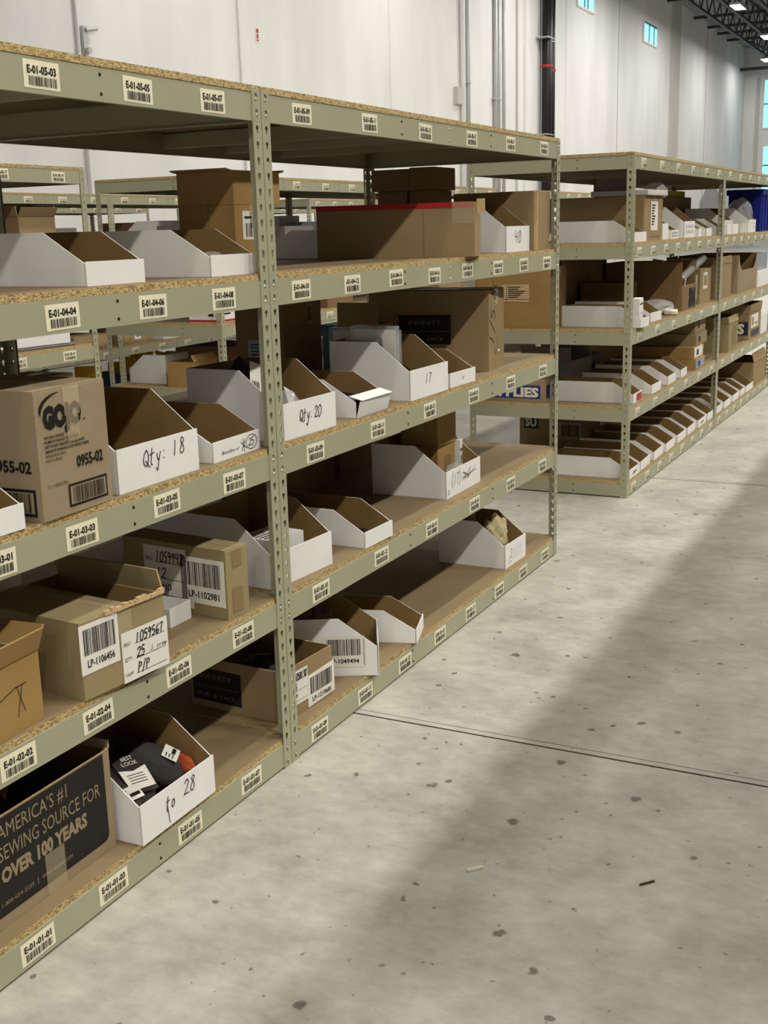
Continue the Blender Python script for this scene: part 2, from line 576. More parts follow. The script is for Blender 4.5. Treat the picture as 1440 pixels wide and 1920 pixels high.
def window(x0, z0, x1, z1, cols, axis='y'):
    global wn
    mb = MB()
    fr = 0.07
    if axis == 'y':
        y = WY - 0.06
        mb.box(x0 - fr, y, z0 - fr, x1 + fr, WY - 0.001, z0); mb.box(x0 - fr, y, z1, x1 + fr, WY - 0.001, z1 + fr)
        mb.box(x0 - fr, y, z0, x0, WY - 0.001, z1); mb.box(x1, y, z0, x1 + fr, WY - 0.001, z1)
        o = structure(mb.obj('window_%d' % wn, M['wall']))
        p = MB(); p.box(x0, WY - 0.03, z0, x1, WY - 0.002, z1)
        p.obj('window_pane', M['pane'], o)
        q = MB()
        for c in cols:
            xc = x0 + (x1 - x0) * c
            q.box(xc - 0.05, WY - 0.05, z0, xc + 0.05, WY - 0.031, z1)
        q.box(x0, WY - 0.05, z1 - 0.09, x1, WY - 0.031, z1)
        q.obj('window_mullion', M['mullion'], o)
    else:
        x = WX - 0.06
        mb.box(x, x0 - fr, z0 - fr, WX - 0.001, x1 + fr, z0); mb.box(x, x0 - fr, z1, WX - 0.001, x1 + fr, z1 + fr)
        mb.box(x, x0 - fr, z0, WX - 0.001, x0, z1); mb.box(x, x1, z0, WX - 0.001, x1 + fr, z1)
        o = structure(mb.obj('window_%d' % wn, M['wall']))
        p = MB(); p.box(WX - 0.03, x0, z0, WX - 0.002, x1, z1)
        p.obj('window_pane', M['pane'], o)
        q = MB()
        for c in cols:
            zc = z0 + (z1 - z0) * c
            q.box(WX - 0.05, x0, zc - 0.04, WX - 0.031, x1, zc + 0.04)
        q.obj('window_mullion', M['mullion'], o)
    wn += 1


window(37.3, 8.5, 39.1, 10.2, (0.42, 0.62))
window(45.85, 8.42, 47.9, 9.15, (0.4, 0.78))
window(8.2, 0.3, 9.82, 5.4, (0.2, 0.4, 0.6, 0.8), 'x')
window(8.2, 6.4, 9.90, 8.9, (0.5,), 'x')

# roof steel: trusses along the hall, tie beams from the wall
def truss(name, y, zb, zt, x0, x1, label):
    t = thing(name, label, 'roof truss', (x0, y, zb), 0, 'open web roof trusses')
    mb = MB()
    mb.box(0, -0.07, 0, x1 - x0, 0.07, 0.10)
    mb.obj('bottom_chord', M['roofsteel'], t)
    mb = MB()
    mb.box(0, -0.07, zt - zb - 0.10, x1 - x0, 0.07, zt - zb)
    mb.obj('top_chord', M['roofsteel'], t)
    mb = MB()
    x, k = 0.0, 0
    while x < x1 - x0 - 0.7:
        a, b = (0.10, zt - zb - 0.10) if k % 2 == 0 else (zt - zb - 0.10, 0.10)
        mb.tube([(x, 0, a), (x + 0.75, 0, b)], 0.032, 5)
        x += 0.75; k += 1
    mb.obj('web_bars', M['roofsteel'], t)


for i, y in enumerate((9.25, 8.15, 6.9, 5.4, 3.7)):
    truss('roof_truss', y, 9.62, 10.55, 36, 67.8, ['dark open web roof truss next to the white wall', 'dark open web roof truss second out from the white wall', 'dark open web roof truss third out from the white wall', 'dark open web roof truss fourth out from the white wall', 'dark open web roof truss farthest out from the white wall'][i])
for i, x in enumerate((44.5, 49.6, 54.7, 57.8, 60.1, 62.6)):
    mb = MB(); mb.box(x - 0.05, -10, 10.36, x + 0.05, WY - 0.01, 10.48)
    tag(mb.obj('roof_tie_beam', M['roofsteel']), ['dark tie beam crossing the trusses above the first high window', 'dark tie beam crossing the trusses past the second high window', 'dark tie beam meeting the wall just past the grey pilaster', 'dark thin tie beam second past the grey pilaster', 'dark thin tie beam third past the grey pilaster', 'dark thin tie beam fourth past the grey pilaster'][i], 'beam', 'roof tie beams')
t = thing('corner_brace', 'dark steel brace hanging low in the far wall corner', 'brace', (66.5, WY - 0.02, 9.38))
mb = MB(); mb.box(-0.09, -3.2, -0.08, 0.09, 0.0, 0.08); mb.obj('brace_beam', M['roofsteel'], t)
mb = MB(); mb.tube([(-7.2, -1.7, 0.42), (0, -2.95, 0.02)], 0.05, 6); mb.tube([(-2.4, -3.1, 0.7), (0, -3.05, 0.02)], 0.05, 6); mb.obj('brace_strut', M['roofsteel'], t)

# high bay lamps
M['lamp'].cycles.emission_sampling = 'NONE'


def lamp(pos, power, label, group=None, size=(1.25, 0.42)):
    t = thing('ceiling_light', label, 'light', pos, 0, group)
    mb = MB(); mb.box(-size[0] / 2, -size[1] / 2, 0.0, size[0] / 2, size[1] / 2, 0.09); mb.obj('housing', M['conduit'], t)
    mb = MB(); mb.box(-size[0] / 2 + 0.02, -size[1] / 2 + 0.02, -0.012, size[0] / 2 - 0.02, size[1] / 2 - 0.02, 0.0); mb.obj('diffuser', M['lamp'], t)
    mb = MB()
    for sx in (-0.4, 0.4):
        mb.tube([(sx, 0, 0.09), (sx, 0, CZ - pos[2])], 0.008, 5)
    mb.obj('hanger', M['roofsteel'], t)
    ld = bpy.data.lights.new('lamp_light', 'AREA')
    ld.shape = 'RECTANGLE'; ld.size, ld.size_y = size
    ld.energy = power
    ld.color = LAMP_WARM if pos[1] < 5 else LAMP_COOL
    lo = bpy.data.objects.new('lamp_light', ld)
    COL.objects.link(lo)
    lo.parent = t
    lo.location = (0, 0, -0.02)


for row, spots, watts in LAMP_ROWS:
    for i, p in enumerate(spots):
        lb = row
        if 'wall' in row:
            lb = {len(spots) - 3: 'brightest high bay light among the roof trusses', len(spots) - 2: 'high bay light at picture edge below the brightest one', len(spots) - 1: 'small high bay light beside the far corner brace'}.get(i, row)
        lamp(p, watts * (0.35 if p[1] > 9 else 0.78 if p[0] > 5 and p[1] < 0 else 1), lb, 'high bay lights')

# pipes and conduits on the long wall
def wall_pipe(name, label, cat, x, r, z1, mat, clamps=(), off=0.0, group=None, z0=0.0):
    t = thing(name, label, cat, (x, WY - off - r - 0.012, z0), 0, group)
    mb = MB(); mb.tube([(0, 0, 0), (0, 0, z1 - z0)], r, 12); mb.obj('pipe', mat, t, smooth=True)
    if clamps:
        mb = MB()
        for c in clamps:
            mb.box(-r * 2.6, -r * 1.05, c - z0 - 0.03, r * 1.05, r + off + 0.01, c - z0 + 0.0)
        mb.obj('clamp', M['conduit'], t)
    return t


pa = wall_pipe('drain_pipe', 'thick black vertical pipe on the white wall', 'pipe', 33.68, 0.16, CZ - 0.05, M['blackpipe'], (4.2, 7.0), 0.06)
pb = wall_pipe('drain_pipe', 'thinner black vertical pipe beside the thick black pipe', 'pipe', 34.20, 0.12, CZ - 0.05, M['blackpipe'], (4.1, 6.95), 0.06)
for pp, r, z in ((pa, 0.175, 6.15), (pb, 0.135, 6.08)):
    mb = MB(); mb.tube([(0, 0, z), (0, 0, z + 0.08)], r, 14); mb.obj('pipe_collar', M['red'], pp)['label'] = 'red pipe collar'
wall_pipe('conduit', 'pale painted conduit near the wall bracket', 'conduit', 27.38, 0.07, CZ - 0.05, M['wall'], ())
wall_pipe('conduit', 'grey conduit with a small box at its side', 'conduit', 27.78, 0.055, CZ - 0.05, M['conduit'], (5.2,))
mb = MB(); mb.box(-0.05, -0.12, 0, 0.27, 0, 0.42)
tag(mb.obj('junction_box', M['trim'], None, (27.0, WY - 0.002, 4.6)), 'small grey junction box by the grey conduit', 'box')
wall_pipe('conduit', 'darker grey conduit of the three side by side', 'conduit', 29.75, 0.06, CZ - 0.05, M['conduit'], (4.95,))
wall_pipe('conduit', 'middle grey conduit of the three side by side', 'conduit', 30.05, 0.045, CZ - 0.05, M['conduit'], (4.95,))
wall_pipe('conduit', 'grey conduit of the three, closest to the black pipes', 'conduit', 30.48, 0.04, CZ - 0.05, M['conduit'])
wall_pipe('conduit', 'thin white conduit beside the red fire tag', 'conduit', 16.86, 0.020, CZ - 0.05, M['wall'])
wall_pipe('conduit', 'thin white conduit behind the nearest rack top', 'conduit', 12.34, 0.028, CZ - 0.05, M['wall'])
t = thing('wall_bracket', 'small galvanised bracket on the wall above the nearest rack', 'bracket', (12.5, WY - 0.01, 4.2))
mb = MB(); mb.box(-0.05, -0.05, 0.0, 0.05, 0, 0.42); mb.obj('bracket_plate', M['conduit'], t)
for q in (((0, -0.06, 0.06), (-0.0, -0.12, 0.06), 0.05), ((0, -0.06, 0.36), (0.22, -0.1, 0.40), 0.03)):
    mb = MB(); mb.tube(q[:2], q[2], 8); mb.obj('bracket_pin', M['conduit'], t)
t = thing('wall_sign', 'tiny white and red tag fixed on the white wall', 'sign', (17.46, WY - 0.004, 4.98))
f = Face((0, 0, 0), (1, 0, 0), (0, 0, 1))
f.rect(0, 0, 0.12, 0.26, M['paper'], 0.002).rect(0.02, 0.17, 0.10, 0.24, M['red'], 0.004).rect(0.02, 0.03, 0.10, 0.05, M['red'], 0.004).rect(0.03, 0.07, 0.09, 0.15, M['red'], 0.004)
f.put('sign_face', t)


# ------------------------------------------------------------------ racks
PW, PITCH, PH, RH, BT = 0.0381, 0.0381, 1.829, 0.0683, 0.0163
RAIL = {5: 1.8207, 4: 1.3619, 3: 0.9065, 2: 0.4906, 1: 0.0749}
DECK = {k: v + BT for k, v in RAIL.items()}
DEPTH = 0.93
MID_AT = {1: (0.5,), 2: (0.34, 0.66), 3: (0.345, 0.5, 0.664)}


def hole_r(th):
    """keyhole outline about its middle: a round top with a narrow slot below"""
    c, s = math.cos(th), math.sin(th)
    zc, rc = 0.0032, 0.0060
    circle = zc * s + math.sqrt(max(rc * rc - zc * zc * c * c, 0))
    slot = 0.0
    if s < 0:
        slot = min(0.0030 / max(abs(c), 1e-6), 0.0112 / -s)
    return max(circle, slot)


def post_mesh(sx, sy):
    mb = MB()
    t = 0.0022
    n = 16
    cells = int(PH / PITCH)
    for flange in (0, 1):
        def P(a, z, d):
            a, d = (a, d) if flange == 0 else (d, a)
            return (a * sx, d * sy, z)
        for k in range(cells):
            zc = (k + 0.5) * PITCH
            ac = PW / 2 + 0.001
            inner, outer = [], []
            for j in range(n):
                th = 2 * PI * j / n
                r = hole_r(th)
                inner.append((ac + r * math.cos(th), zc + r * math.sin(th)))
                m = max(abs(math.cos(th)), abs(math.sin(th)))
                oc, os_ = math.cos(th) / m, math.sin(th) / m
                oa = ac + (oc * (PW - ac) if oc > 0 else oc * ac)
                outer.append((oa, zc + os_ * PITCH / 2))
            for d in (0, t):
                i = len(mb.v)
                mb.v += [P(a, z, d) for a, z in inner] + [P(a, z, d) for a, z in outer]
                for j in range(n):
                    q = (j + 1) % n
                    mb.f.append((i + j, i + q, i + n + q, i + n + j)); mb.m.append(0)
        mb.quad(P(PW, 0, 0), P(PW, 0, t), P(PW, cells * PITCH, t), P(PW, cells * PITCH, 0))
        mb.quad(P(0, cells * PITCH, 0), P(PW, cells * PITCH, 0), P(PW, cells * PITCH, t), P(0, cells * PITCH, t))
    me = bpy.data.meshes.new('post')
    me.from_pydata(mb.v, [], mb.f)
    me.materials.append(M['steel'])
    me.update()
    return me


POSTS = {(sx, sy): post_mesh(sx, sy) for sx in (1, -1) for sy in (1, -1)}
_cache = {}


def dome(mb, x, y, z, r, m):
    i = len(mb.v)
    for rr, dy in ((r, 0), (r * 0.75, -r * 0.4)):
        mb.v += [(x + rr * math.cos(a), y + dy, z + rr * math.sin(a)) for a in [2 * PI * j / 8 for j in range(8)]]
    mb.v.append((x, y - r * 0.55, z))
    for j in range(8):
        q = (j + 1) % 8
        mb.f.append((i + j, i + q, i + 8 + q, i + 8 + j)); mb.m.append(m)
        mb.f.append((i + 8 + j, i + 8 + q, i + 16)); mb.m.append(m)


def beam_mesh(Wd, mids):
    """front beam: face in the plane y = 0.0025, rail top at z = 0"""
    key = ('beam', round(Wd, 3), mids)
    if key not in _cache:
        mb = MB()
        x0, x1 = 0.003, Wd - 0.003
        mb.box(x0, 0.0025, -RH, x1, 0.0045, 0)
        mb.box(x0, 0.0046, -0.002, x1, 0.024, 0)
        mb.box(x0, 0.0046, -RH, x1, 0.016, -RH + 0.002)
        for x in (PW / 2 + 0.001, Wd - PW / 2 - 0.001):
            for z in (-0.0150, -0.0531):
                dome(mb, x, -0.0002, z, 0.0046, 1)
        for k in range(mids):
            x = Wd * MID_AT[mids][k]
            for z in (-0.0150, -0.0531):
                dome(mb, x, 0.0024, z, 0.0040, 2 if k % 2 == 0 else 1)
        _cache[key] = mb.mesh('shelf_beam', [M['steel'], M['rivet'], M['ink']])
    return _cache[key]


def end_mesh(D):
    key = ('end', round(D, 3))
    if key not in _cache:
        mb = MB()
        y0, y1 = 0.003, D - 0.003
        mb.box(0.0025, y0, -RH, 0.0045, y1, 0)
        mb.box(0.0046, y0, -0.002, 0.020, y1, 0)
        mb.box(0.0046, y0, -RH, 0.016, y1, -RH + 0.002)
        for z in (-0.0150, -0.0531):
            mb.box(0.0018, y0 + 0.30, z - 0.003, 0.0026, y0 + 0.306, z + 0.003, 1)
        _cache[key] = mb.mesh('end_beam', [M['steel'], M['ink']])
    return _cache[key]


def deck_mesh(Wd, D, top):
    key = ('deck', round(Wd, 3), round(D, 3), top)
    if key not in _cache:
        mb = MB()
        o = 0.0 if top else 0.005
        mb.box(o, 0.006 - (0.005 if top else 0), 0.0003, Wd - o, D - 0.006, BT, ms=(1, 1, 1, 1, 0, 0))
        _cache[key] = mb.mesh('deck_board', [M['deck'], M['chip']])
    return _cache[key]


def support_mesh(D):
    key = ('sup', round(D, 3))
    if key not in _cache:
        mb = MB()
        mb.box(-0.02, 0.026, -0.052, -0.018, D - 0.026, -0.003)
        mb.box(-0.018, 0.026, -0.005, 0.02, D - 0.026, -0.003)
        mb.box(-0.018, 0.026, -0.052, 0.0, D - 0.026, -0.050)
        _cache[key] = mb.mesh('center_support', [M['steel']])
    return _cache[key]


def location_label(beam, x, code, rnd, w=0.100, h=0.052, fine=True):
    tilt = rnd.uniform(-0.02, 0.02)
    dz = rnd.uniform(-0.003, 0.003)
    f = Face((x - w / 2, 0.0025, -RH / 2 - h / 2 + dz), (math.cos(tilt), 0, math.sin(tilt)), (-math.sin(tilt), 0, math.cos(tilt)))
    f.rect(0, 0, w, h, M['cream'], 0.0006, 0.0)
    f.text(code, 0.010, 0.0275, 0.0148, M['ink'], width=0.080, bold=0.032 if fine else 0.0, lift=0.0014 if fine else 0.005)
    f.bars(0.013, 0.005, 0.090, 0.0225, M['ink'], sum(ord(c) * (i + 3) for i, c in enumerate(code)), 22 if fine else 12, 0.0014 if fine else 0.005)
    f.put('location_label', beam)


def rack(label, x0, y0, Wd, codes, mids=1, group=None, D=DEPTH, levels=(1, 2, 3, 4, 5), fine=True):
    t = thing('storage_rack', label, 'shelving rack', (x0, y0, 0), 0, group)
    for (sx, sy), me in POSTS.items():
        link('post', me, t, (0 if sx > 0 else Wd, 0 if sy > 0 else D, 0))
    rnd = random.Random(label)
    for L in levels:
        z = RAIL[L]
        fb = link('shelf_beam', beam_mesh(Wd, mids), t, (0, 0, z))
        link('shelf_beam', beam_mesh(Wd, mids), t, (Wd, D, z), (0, 0, PI))
        link('end_beam', end_mesh(D), t, (0, 0, z))
        link('end_beam', end_mesh(D), t, (Wd, D, z), (0, 0, PI))
        link('deck_board', deck_mesh(Wd, D, L == 5), t, (0, 0, z))
        for k in range(mids):
            link('center_support', support_mesh(D), t, (Wd * MID_AT[mids][k], 0, z))
        for x, code in codes.get(L, ()):
            location_label(fb, x - x0, code, rnd, fine=fine)
    return t


def seq(row, bay, L, xs, first, step=2):
    return [(x, '%s-%s-%02d-%02d' % (row, bay, L, first + i * step)) for i, x in enumerate(xs)]


def spread(x0, Wd, n):
    return [x0 + Wd * (i + 0.5) / n for i in range(n)]


E = 'putty racks along the aisle'
XA = [-1.03, -0.785, -0.49, -0.209]
rack('nearest putty steel rack with four labels per beam', -1.22, 0, 1.2165, {
    5: seq('E', '01', 5, XA, 1), 4: seq('E', '01', 4, XA, 2), 3: seq('E', '01', 3, XA, 1), 2: seq('E', '01', 2, XA, 2), 1: seq('E', '01', 1, XA, 1)}, 1, E)
XB6 = [0.205, 0.60, 0.995, 1.39, 1.78, 2.17]
XB8 = [0.164, 0.46, 0.755, 1.05, 1.34, 1.645, 1.93, 2.215]
cB = {5: seq('E', '01', 5, XB6, 9), 4: [(x, 'E-01-04-%02d' % n) for x, n in zip(XB8, (10, 12, 14, 16, 18, 20, 22, 23))], 3: seq('E', '01', 3, XB6, 9),
      2: seq('E', '01', 2, XB6, 10), 1: [(x, 'E-01-01-%02d' % n) for x, n in zip(XB8, (9, 11, 12, 15, 17, 20, 21, 22))]}
cB[4][1] = (cB[4][1][0], '-01-04-12')
rack('long putty steel rack next to the cross aisle, joined to the nearest rack', 0.0, 0, 2.374, cB, 3, E)


def codes_for(row, bay, x0, Wd, first=1):
    return {5: seq(row, bay, 5, spread(x0, Wd, 6), first), 4: seq(row, bay, 4, spread(x0, Wd, 8), first), 3: seq(row, bay, 3, spread(x0, Wd, 6), first),
            2: seq(row, bay, 2, spread(x0, Wd, 6), first), 1: seq(row, bay, 1, spread(x0, Wd, 8), first)}


X2, X3, WB = 3.587, 6.007, 2.418
rack('putty rack beyond the cross aisle, end frame facing the camera', X2, 0, WB, codes_for('E', '02', X2, WB), 3, E, fine=False)
rack('farthest putty rack along the aisle, holding the blue tote', X3, 0, WB, codes_for('E', '02', X3, WB, 17), 3, E, fine=False)
# rows behind
YD, YC, YB = 2.62, 5.24, 7.86
rack('putty rack in the row behind, its end post seen over the nearest rack', 0.0, YD, 2.40, {5: [(1.38, 'D-01-05-15'), (1.80, 'D-01-05-17'), (2.20, 'D-01-05-19')], 3: [(1.42, 'D-01-03-15'), (1.80, 'D-01-03-17'), (2.17, 'D-01-03-19')], 4: [(2.1, 'D-01-04-20')], 2: [(2.1, 'D-01-02-20')]}, 3, 'putty racks in the row behind')
rack('putty rack in the row behind, its end frame seen over white bins', 3.587, YD, WB, codes_for('D', '02', 3.587, WB), 3, 'putty racks in the row behind', fine=False)
rack('putty rack in the row behind, ending beside the black wall pipes', 6.007, YD, WB, codes_for('D', '02', 6.007, WB, 17), 3, 'putty racks in the row behind', fine=False)
rack('putty rack in the row behind, seen through the end frame beyond the cross aisle', 9.64, YD, WB, codes_for('D', '03', 9.64, WB), 3, 'putty racks in the row behind', fine=False)
for i, (x, lb) in enumerate(((3.38, 'putty rack two rows back, seen between near rack and its end post'), (5.80, 'putty rack two rows back, behind the stacked golden cartons'), (9.28, 'putty rack two rows back, past the gap with paired posts'), (11.70, 'putty rack two rows back, farthest one along its row'))):
    rack(lb, x, YC, WB, codes_for('C', '0%d' % (1 + i // 2), x, WB), 3, 'putty racks two rows back', fine=False)
for x, lb in ((7.33, 'putty rack three rows back, under the second row beam'), (11.6, 'putty rack three rows back, glimpsed behind the carton with red tape')):
    rack(lb, x, YB, WB, codes_for('B', '02', x, WB), 3, 'putty racks three rows back', fine=False)
# the row across the aisle, just outside the picture
for x, w, lb in ((-1.22, 2.418, 'putty rack across the aisle, at the camera side'), (1.2, 2.418, 'putty rack across the aisle, second along its row'), (3.62, 2.418, 'putty rack across the aisle, third along its row'), (6.04, 2.418, 'putty rack across the aisle, last along its row')):
    rack(lb, x, -2.65, w, {}, 2, 'putty racks across the aisle')


# ------------------------------------------------------------------ bins and cartons
SMALL = (0.457, 0.115, 0.052, 0.117)     # depth, back height, lip height, where the slope ends
LARGE = (0.305, 0.193, 0.101, 0.127)
_bins = {}
WT = 0.003


def bin_meshes(w, size):
    key = (round(w, 3), size)
    if key in _bins:
        return _bins[key]
    d, hb, hl, yf = size
    g = 0.005                                   # the dark slit between front panel and sides
    side = []
    for x0, inner in ((0.0, 1), (w - WT, 0)):
        mb = MB()
        poly = [(g, 0), (d, 0), (d, hb), (yf, hb), (g, hl - 0.004)]
        mb.prism(poly, lambda p, t: (t, p[0], p[1]), x0, x0 + WT, 0 if inner else 1, 1 if inner else 0, 2)
        side.append(mb.mesh('side_panel', [M['white'], M['kraft_in'], M['white']]))
    mb = MB(); mb.box(-0.001, 0, 0, w + 0.001, WT, hl, ms=(0, 0, 0, 1, 0, 0)); fr = mb.mesh('front_panel', [M['white'], M['kraft_in']])
    mb = MB(); mb.box(WT + 0.0004, d - WT, 0, w - WT - 0.0004, d, hb, ms=(0, 0, 1, 0, 0, 0)); bk = mb.mesh('back_panel', [M['white'], M['kraft_in']])
    mb = MB(); mb.box(WT + 0.0004, WT + 0.0006, 0.0004, w - WT - 0.0004, d - WT - 0.0004, 0.0036, ms=(0, 0, 0, 0, 0, 1)); bs = mb.mesh('base_panel', [M['white'], M['kraft_in']])
    _bins[key] = (side, fr, bk, bs)
    return _bins[key]


def bin_box(label, L, x, y, w, yaw=0.0, size=SMALL, note=None, side_note=None, group='white open-front bins', z=None, lip=0.0):
    t = thing('bin_box', label, 'storage bin', (x, y, (DECK[L] if z is None else z) + 0.0006), yaw, group)
    side, fr, bk, bs = bin_meshes(w, size)
    s1 = link('side_panel', side[0], t); link('side_panel', side[1], t)
    fp = link('front_panel', fr, t)
    link('back_panel', bk, t); link('base_panel', bs, t)
    if lip:                                    # the lip folded over at the top
        fp.rotation_euler = (R(lip), 0, 0)
    if note:
        f = front_face(-0.0002)
        note(f, w, size[2])
        f.put('handwriting', fp)
    if side_note:
        f = left_face(size[0], -0.0002)
        side_note(f, size[0])
        f.put('paper_label', s1)
    return t


def carton(label, x, y, z, w, d, h, yaw=0.0, mat='kraft', flaps=(0, 0, None, None), tape='x', group=None, name='carton', cat='box', tmat='tape', inner='kraft_in', fl=None, th=0.004, front_h=None):
    """flaps: hinge angle of the front, back, -x and +x flap (0 closed, 90 upright, 180 folded out), None = no flap"""
    t = thing(name, label, cat, (x, y, z + 0.0006), yaw, group)
    hf = front_h if front_h else h
    mb = MB()
    mb.box(0, 0, 0, w, d, th)
    mats = [M[mat], M[inner], M['kraft_edge']]
    zt = h - (th if any(f == 0 for f in flaps if f is not None) else 0)
    zf = zt if hf == h else hf
    mb.box(0, 0, th, w, th, zf, ms=(0, 0, 0, 1, 0, 2))
    mb.box(0, d - th, th, w, d, zt, ms=(0, 0, 1, 0, 0, 2))
    mb.box(0, th, th, th, d - th, zt, ms=(0, 1, 0, 0, 0, 2))
    mb.box(w - th, th, th, w, d - th, zt, ms=(1, 0, 0, 0, 0, 2))
    mb.obj('body', mats, t)
    ln = fl or (min(d, w) / 2)
    for k, a in enumerate(flaps):
        if a is None:
            continue
        c, s = math.cos(R(a)), math.sin(R(a))
        l = (d / 2 if k < 2 else w / 2) - 0.0012 if a == 0 else ln
        m = MB()
        if k < 2:
            sg = 1 if k == 0 else -1
            hy = 0 if k == 0 else d
            pts = [(hy, 0), (hy + sg * l * c, l * s), (hy + sg * (l * c - th * s), l * s + th * c), (hy - sg * th * s, th * c)]
            m.prism(pts, lambda p, q: (q, p[0], p[1] + zt), 0.001, w - 0.001, 2, 2, 0)
        else:
            sg = 1 if k == 2 else -1
            hx = 0 if k == 2 else w
            pts = [(hx, 0), (hx + sg * l * c, l * s), (hx + sg * (l * c - th * s), l * s + th * c), (hx - sg * th * s, th * c)]
            m.prism(pts, lambda p, q: (p[0], q, p[1] + zt), 0.001, d - 0.001, 2, 2, 0)
        m.obj('flap', mats if a != 0 else [M[mat], M[mat], M[mat]], t)
    if tape and flaps[0] == 0:
        m = MB(); m.box(-0.0006, d / 2 - 0.024, h + 0.0003, w + 0.0006, d / 2 + 0.024, h + 0.0008)
        m.box(-0.0010, d / 2 - 0.024, h - 0.06, -0.0004, d / 2 + 0.024, h + 0.0008); m.box(w + 0.0004, d / 2 - 0.024, h - 0.06, w + 0.0010, d / 2 + 0.024, h + 0.0008)
        m.obj('tape_strip', M[tmat], t)
    elif tape and flaps[2] == 0:
        m = MB(); m.box(w / 2 - 0.024, -0.0006, h + 0.0003, w / 2 + 0.024, d + 0.0006, h + 0.0008)
        m.box(w / 2 - 0.024, -0.0010, h - 0.06, w / 2 + 0.024, -0.0004, h + 0.0008)
        m.obj('tape_strip', M[tmat], t)
    return t


def crumple(name, label, cat, loc, size, mat, seed=1, yaw=0.0, rough=0.28, sub=3, group=None, tilt=(0, 0), parent=None):
    bm = bmesh.new()
    bmesh.ops.create_icosphere(bm, subdivisions=sub, radius=1)
    rnd = random.Random(seed)
    dirs = [(Vector((rnd.gauss(0, 1), rnd.gauss(0, 1), rnd.gauss(0, 1))).normalized(), rnd.uniform(3, 8), rnd.uniform(0, 6), rnd.uniform(0.3, 1)) for _ in range(9)]
    for v in bm.verts:
        n = v.co.normalized()
        k = sum(a * abs(math.sin(f * n.dot(dv) + ph)) for dv, f, ph, a in dirs) / 6
        p = v.co * (1 - rough + rough * 1.6 * k)
        p.z = max(p.z, -0.55)
        v.co = Vector((p.x * size[0], p.y * size[1], (p.z + 0.55) * size[2] / 1.5))
    me = bpy.data.meshes.new(name)
    bm.to_mesh(me); bm.free()
    me.materials.append(mat)
    o = link(name, me, parent, loc, (R(tilt[0]), R(tilt[1]), R(yaw)))
    if label:
        tag(o, label, cat, group)
    return o


def slab(name, label, cat, loc, size, mat, yaw=0.0, tilt=(0, 0), group=None, bevel=0.004):
    mb = MB(); mb.box(-size[0] / 2, -size[1] / 2, 0, size[0] / 2, size[1] / 2, size[2])
    o = mb.obj(name, mat, None, loc, (R(tilt[0]), R(tilt[1]), R(yaw)), bevel=bevel)
    return tag(o, label, cat, group)


def license_label(f, u, v, w, h, code, seed, skew=0.0):
    f.rect(u, v, u + w, v + h, M['paper'], 0.0008, 0.0, skew)
    f.bars(u + w * 0.10, v + h * 0.38, u + w * 0.90, v + h * 0.90, M['ink'], seed, 26, 0.0016)
    f.text(code, u + w * 0.16, v + h * 0.13, h * 0.15, M['ink'], width=w * 0.70, bold=0.02, lift=0.0016)


def sku_label(f, u, v, w, h, sku, qty, uom, extra=''):
    f.rect(u, v, u + w, v + h, M['paper'], 0.0008)
    for i, (k, val) in enumerate((('SKU', sku), ('QTY', qty), ('UoM', uom))):
        y = v + h * (0.72 - 0.30 * i)
        f.text(k, u + w * 0.04, y, h * 0.075, M['ink'], lift=0.0016)
        f.rect(u + w * 0.27, y - h * 0.02, u + w * 0.94, y - h * 0.01, M['ink'], 0.0014)
        f.pen(val, u + w * 0.30, y, h * 0.19, 0.0030, squash=min(0.85, 0.64 * w / (len(val) * 0.68 * h * 0.19)), lift=0.0018)
    if extra:
        f.pen(extra, u + w * 0.60, v + h * 0.44, h * 0.10, 0.0014, lift=0.0018)


# ================================================================== nearest rack, top to bottom
Z5, Z4, Z3, Z2, Z1 = (DECK[k] for k in (5, 4, 3, 2, 1))
bin_box('white bin with brown inside, first along the nearest rack upper shelf', 4, -0.641, 0.055, 0.19, -1.5)
bin_box('white bin holding a scrap of clear wrap, beside the near post pair', 4, -0.215, 0.029, 0.203, 1.0)
crumple('plastic_scrap', 'scrap of clear wrap lying in the white bin by the post pair', 'plastic wrap', (-0.09, 0.11, Z4 + 0.006), (0.035, 0.035, 0.055), M['film'], 3, sub=2)

# stacked golden cartons behind the upper bins
G = 'golden cartons stacked on the upper shelf'
ZG = Z4 + 0.1765
carton('golden carton with open flaps on top of two taped ones', 0.045, 0.127, ZG, 0.232, 0.180, 0.088, 0, 'kraft_gold', (None, None, 172, 168), None, G, fl=0.03)
t = carton('golden carton bearing a white barcode label, under the open carton', 0.045, 0.127, Z4, 0.19, 0.084, 0.1758, 0, 'kraft_gold', (None, None, 0, 0), 'y', G)
f = front_face(-0.0004); f.rect(0.035, 0.085, 0.125, 0.160, M['paper']).bars(0.05, 0.092, 0.115, 0.128, M['ink'], 5, 10).rect(0.045, 0.140, 0.08, 0.146, M['ink'], 0.0012)
f.put('paper_label', t)
carton('golden carton under the open one, farther from the aisle', 0.045, 0.2125, Z4, 0.19, 0.094, 0.1758, 0, 'kraft_gold', (None, None, 0, 0), 'y', G)

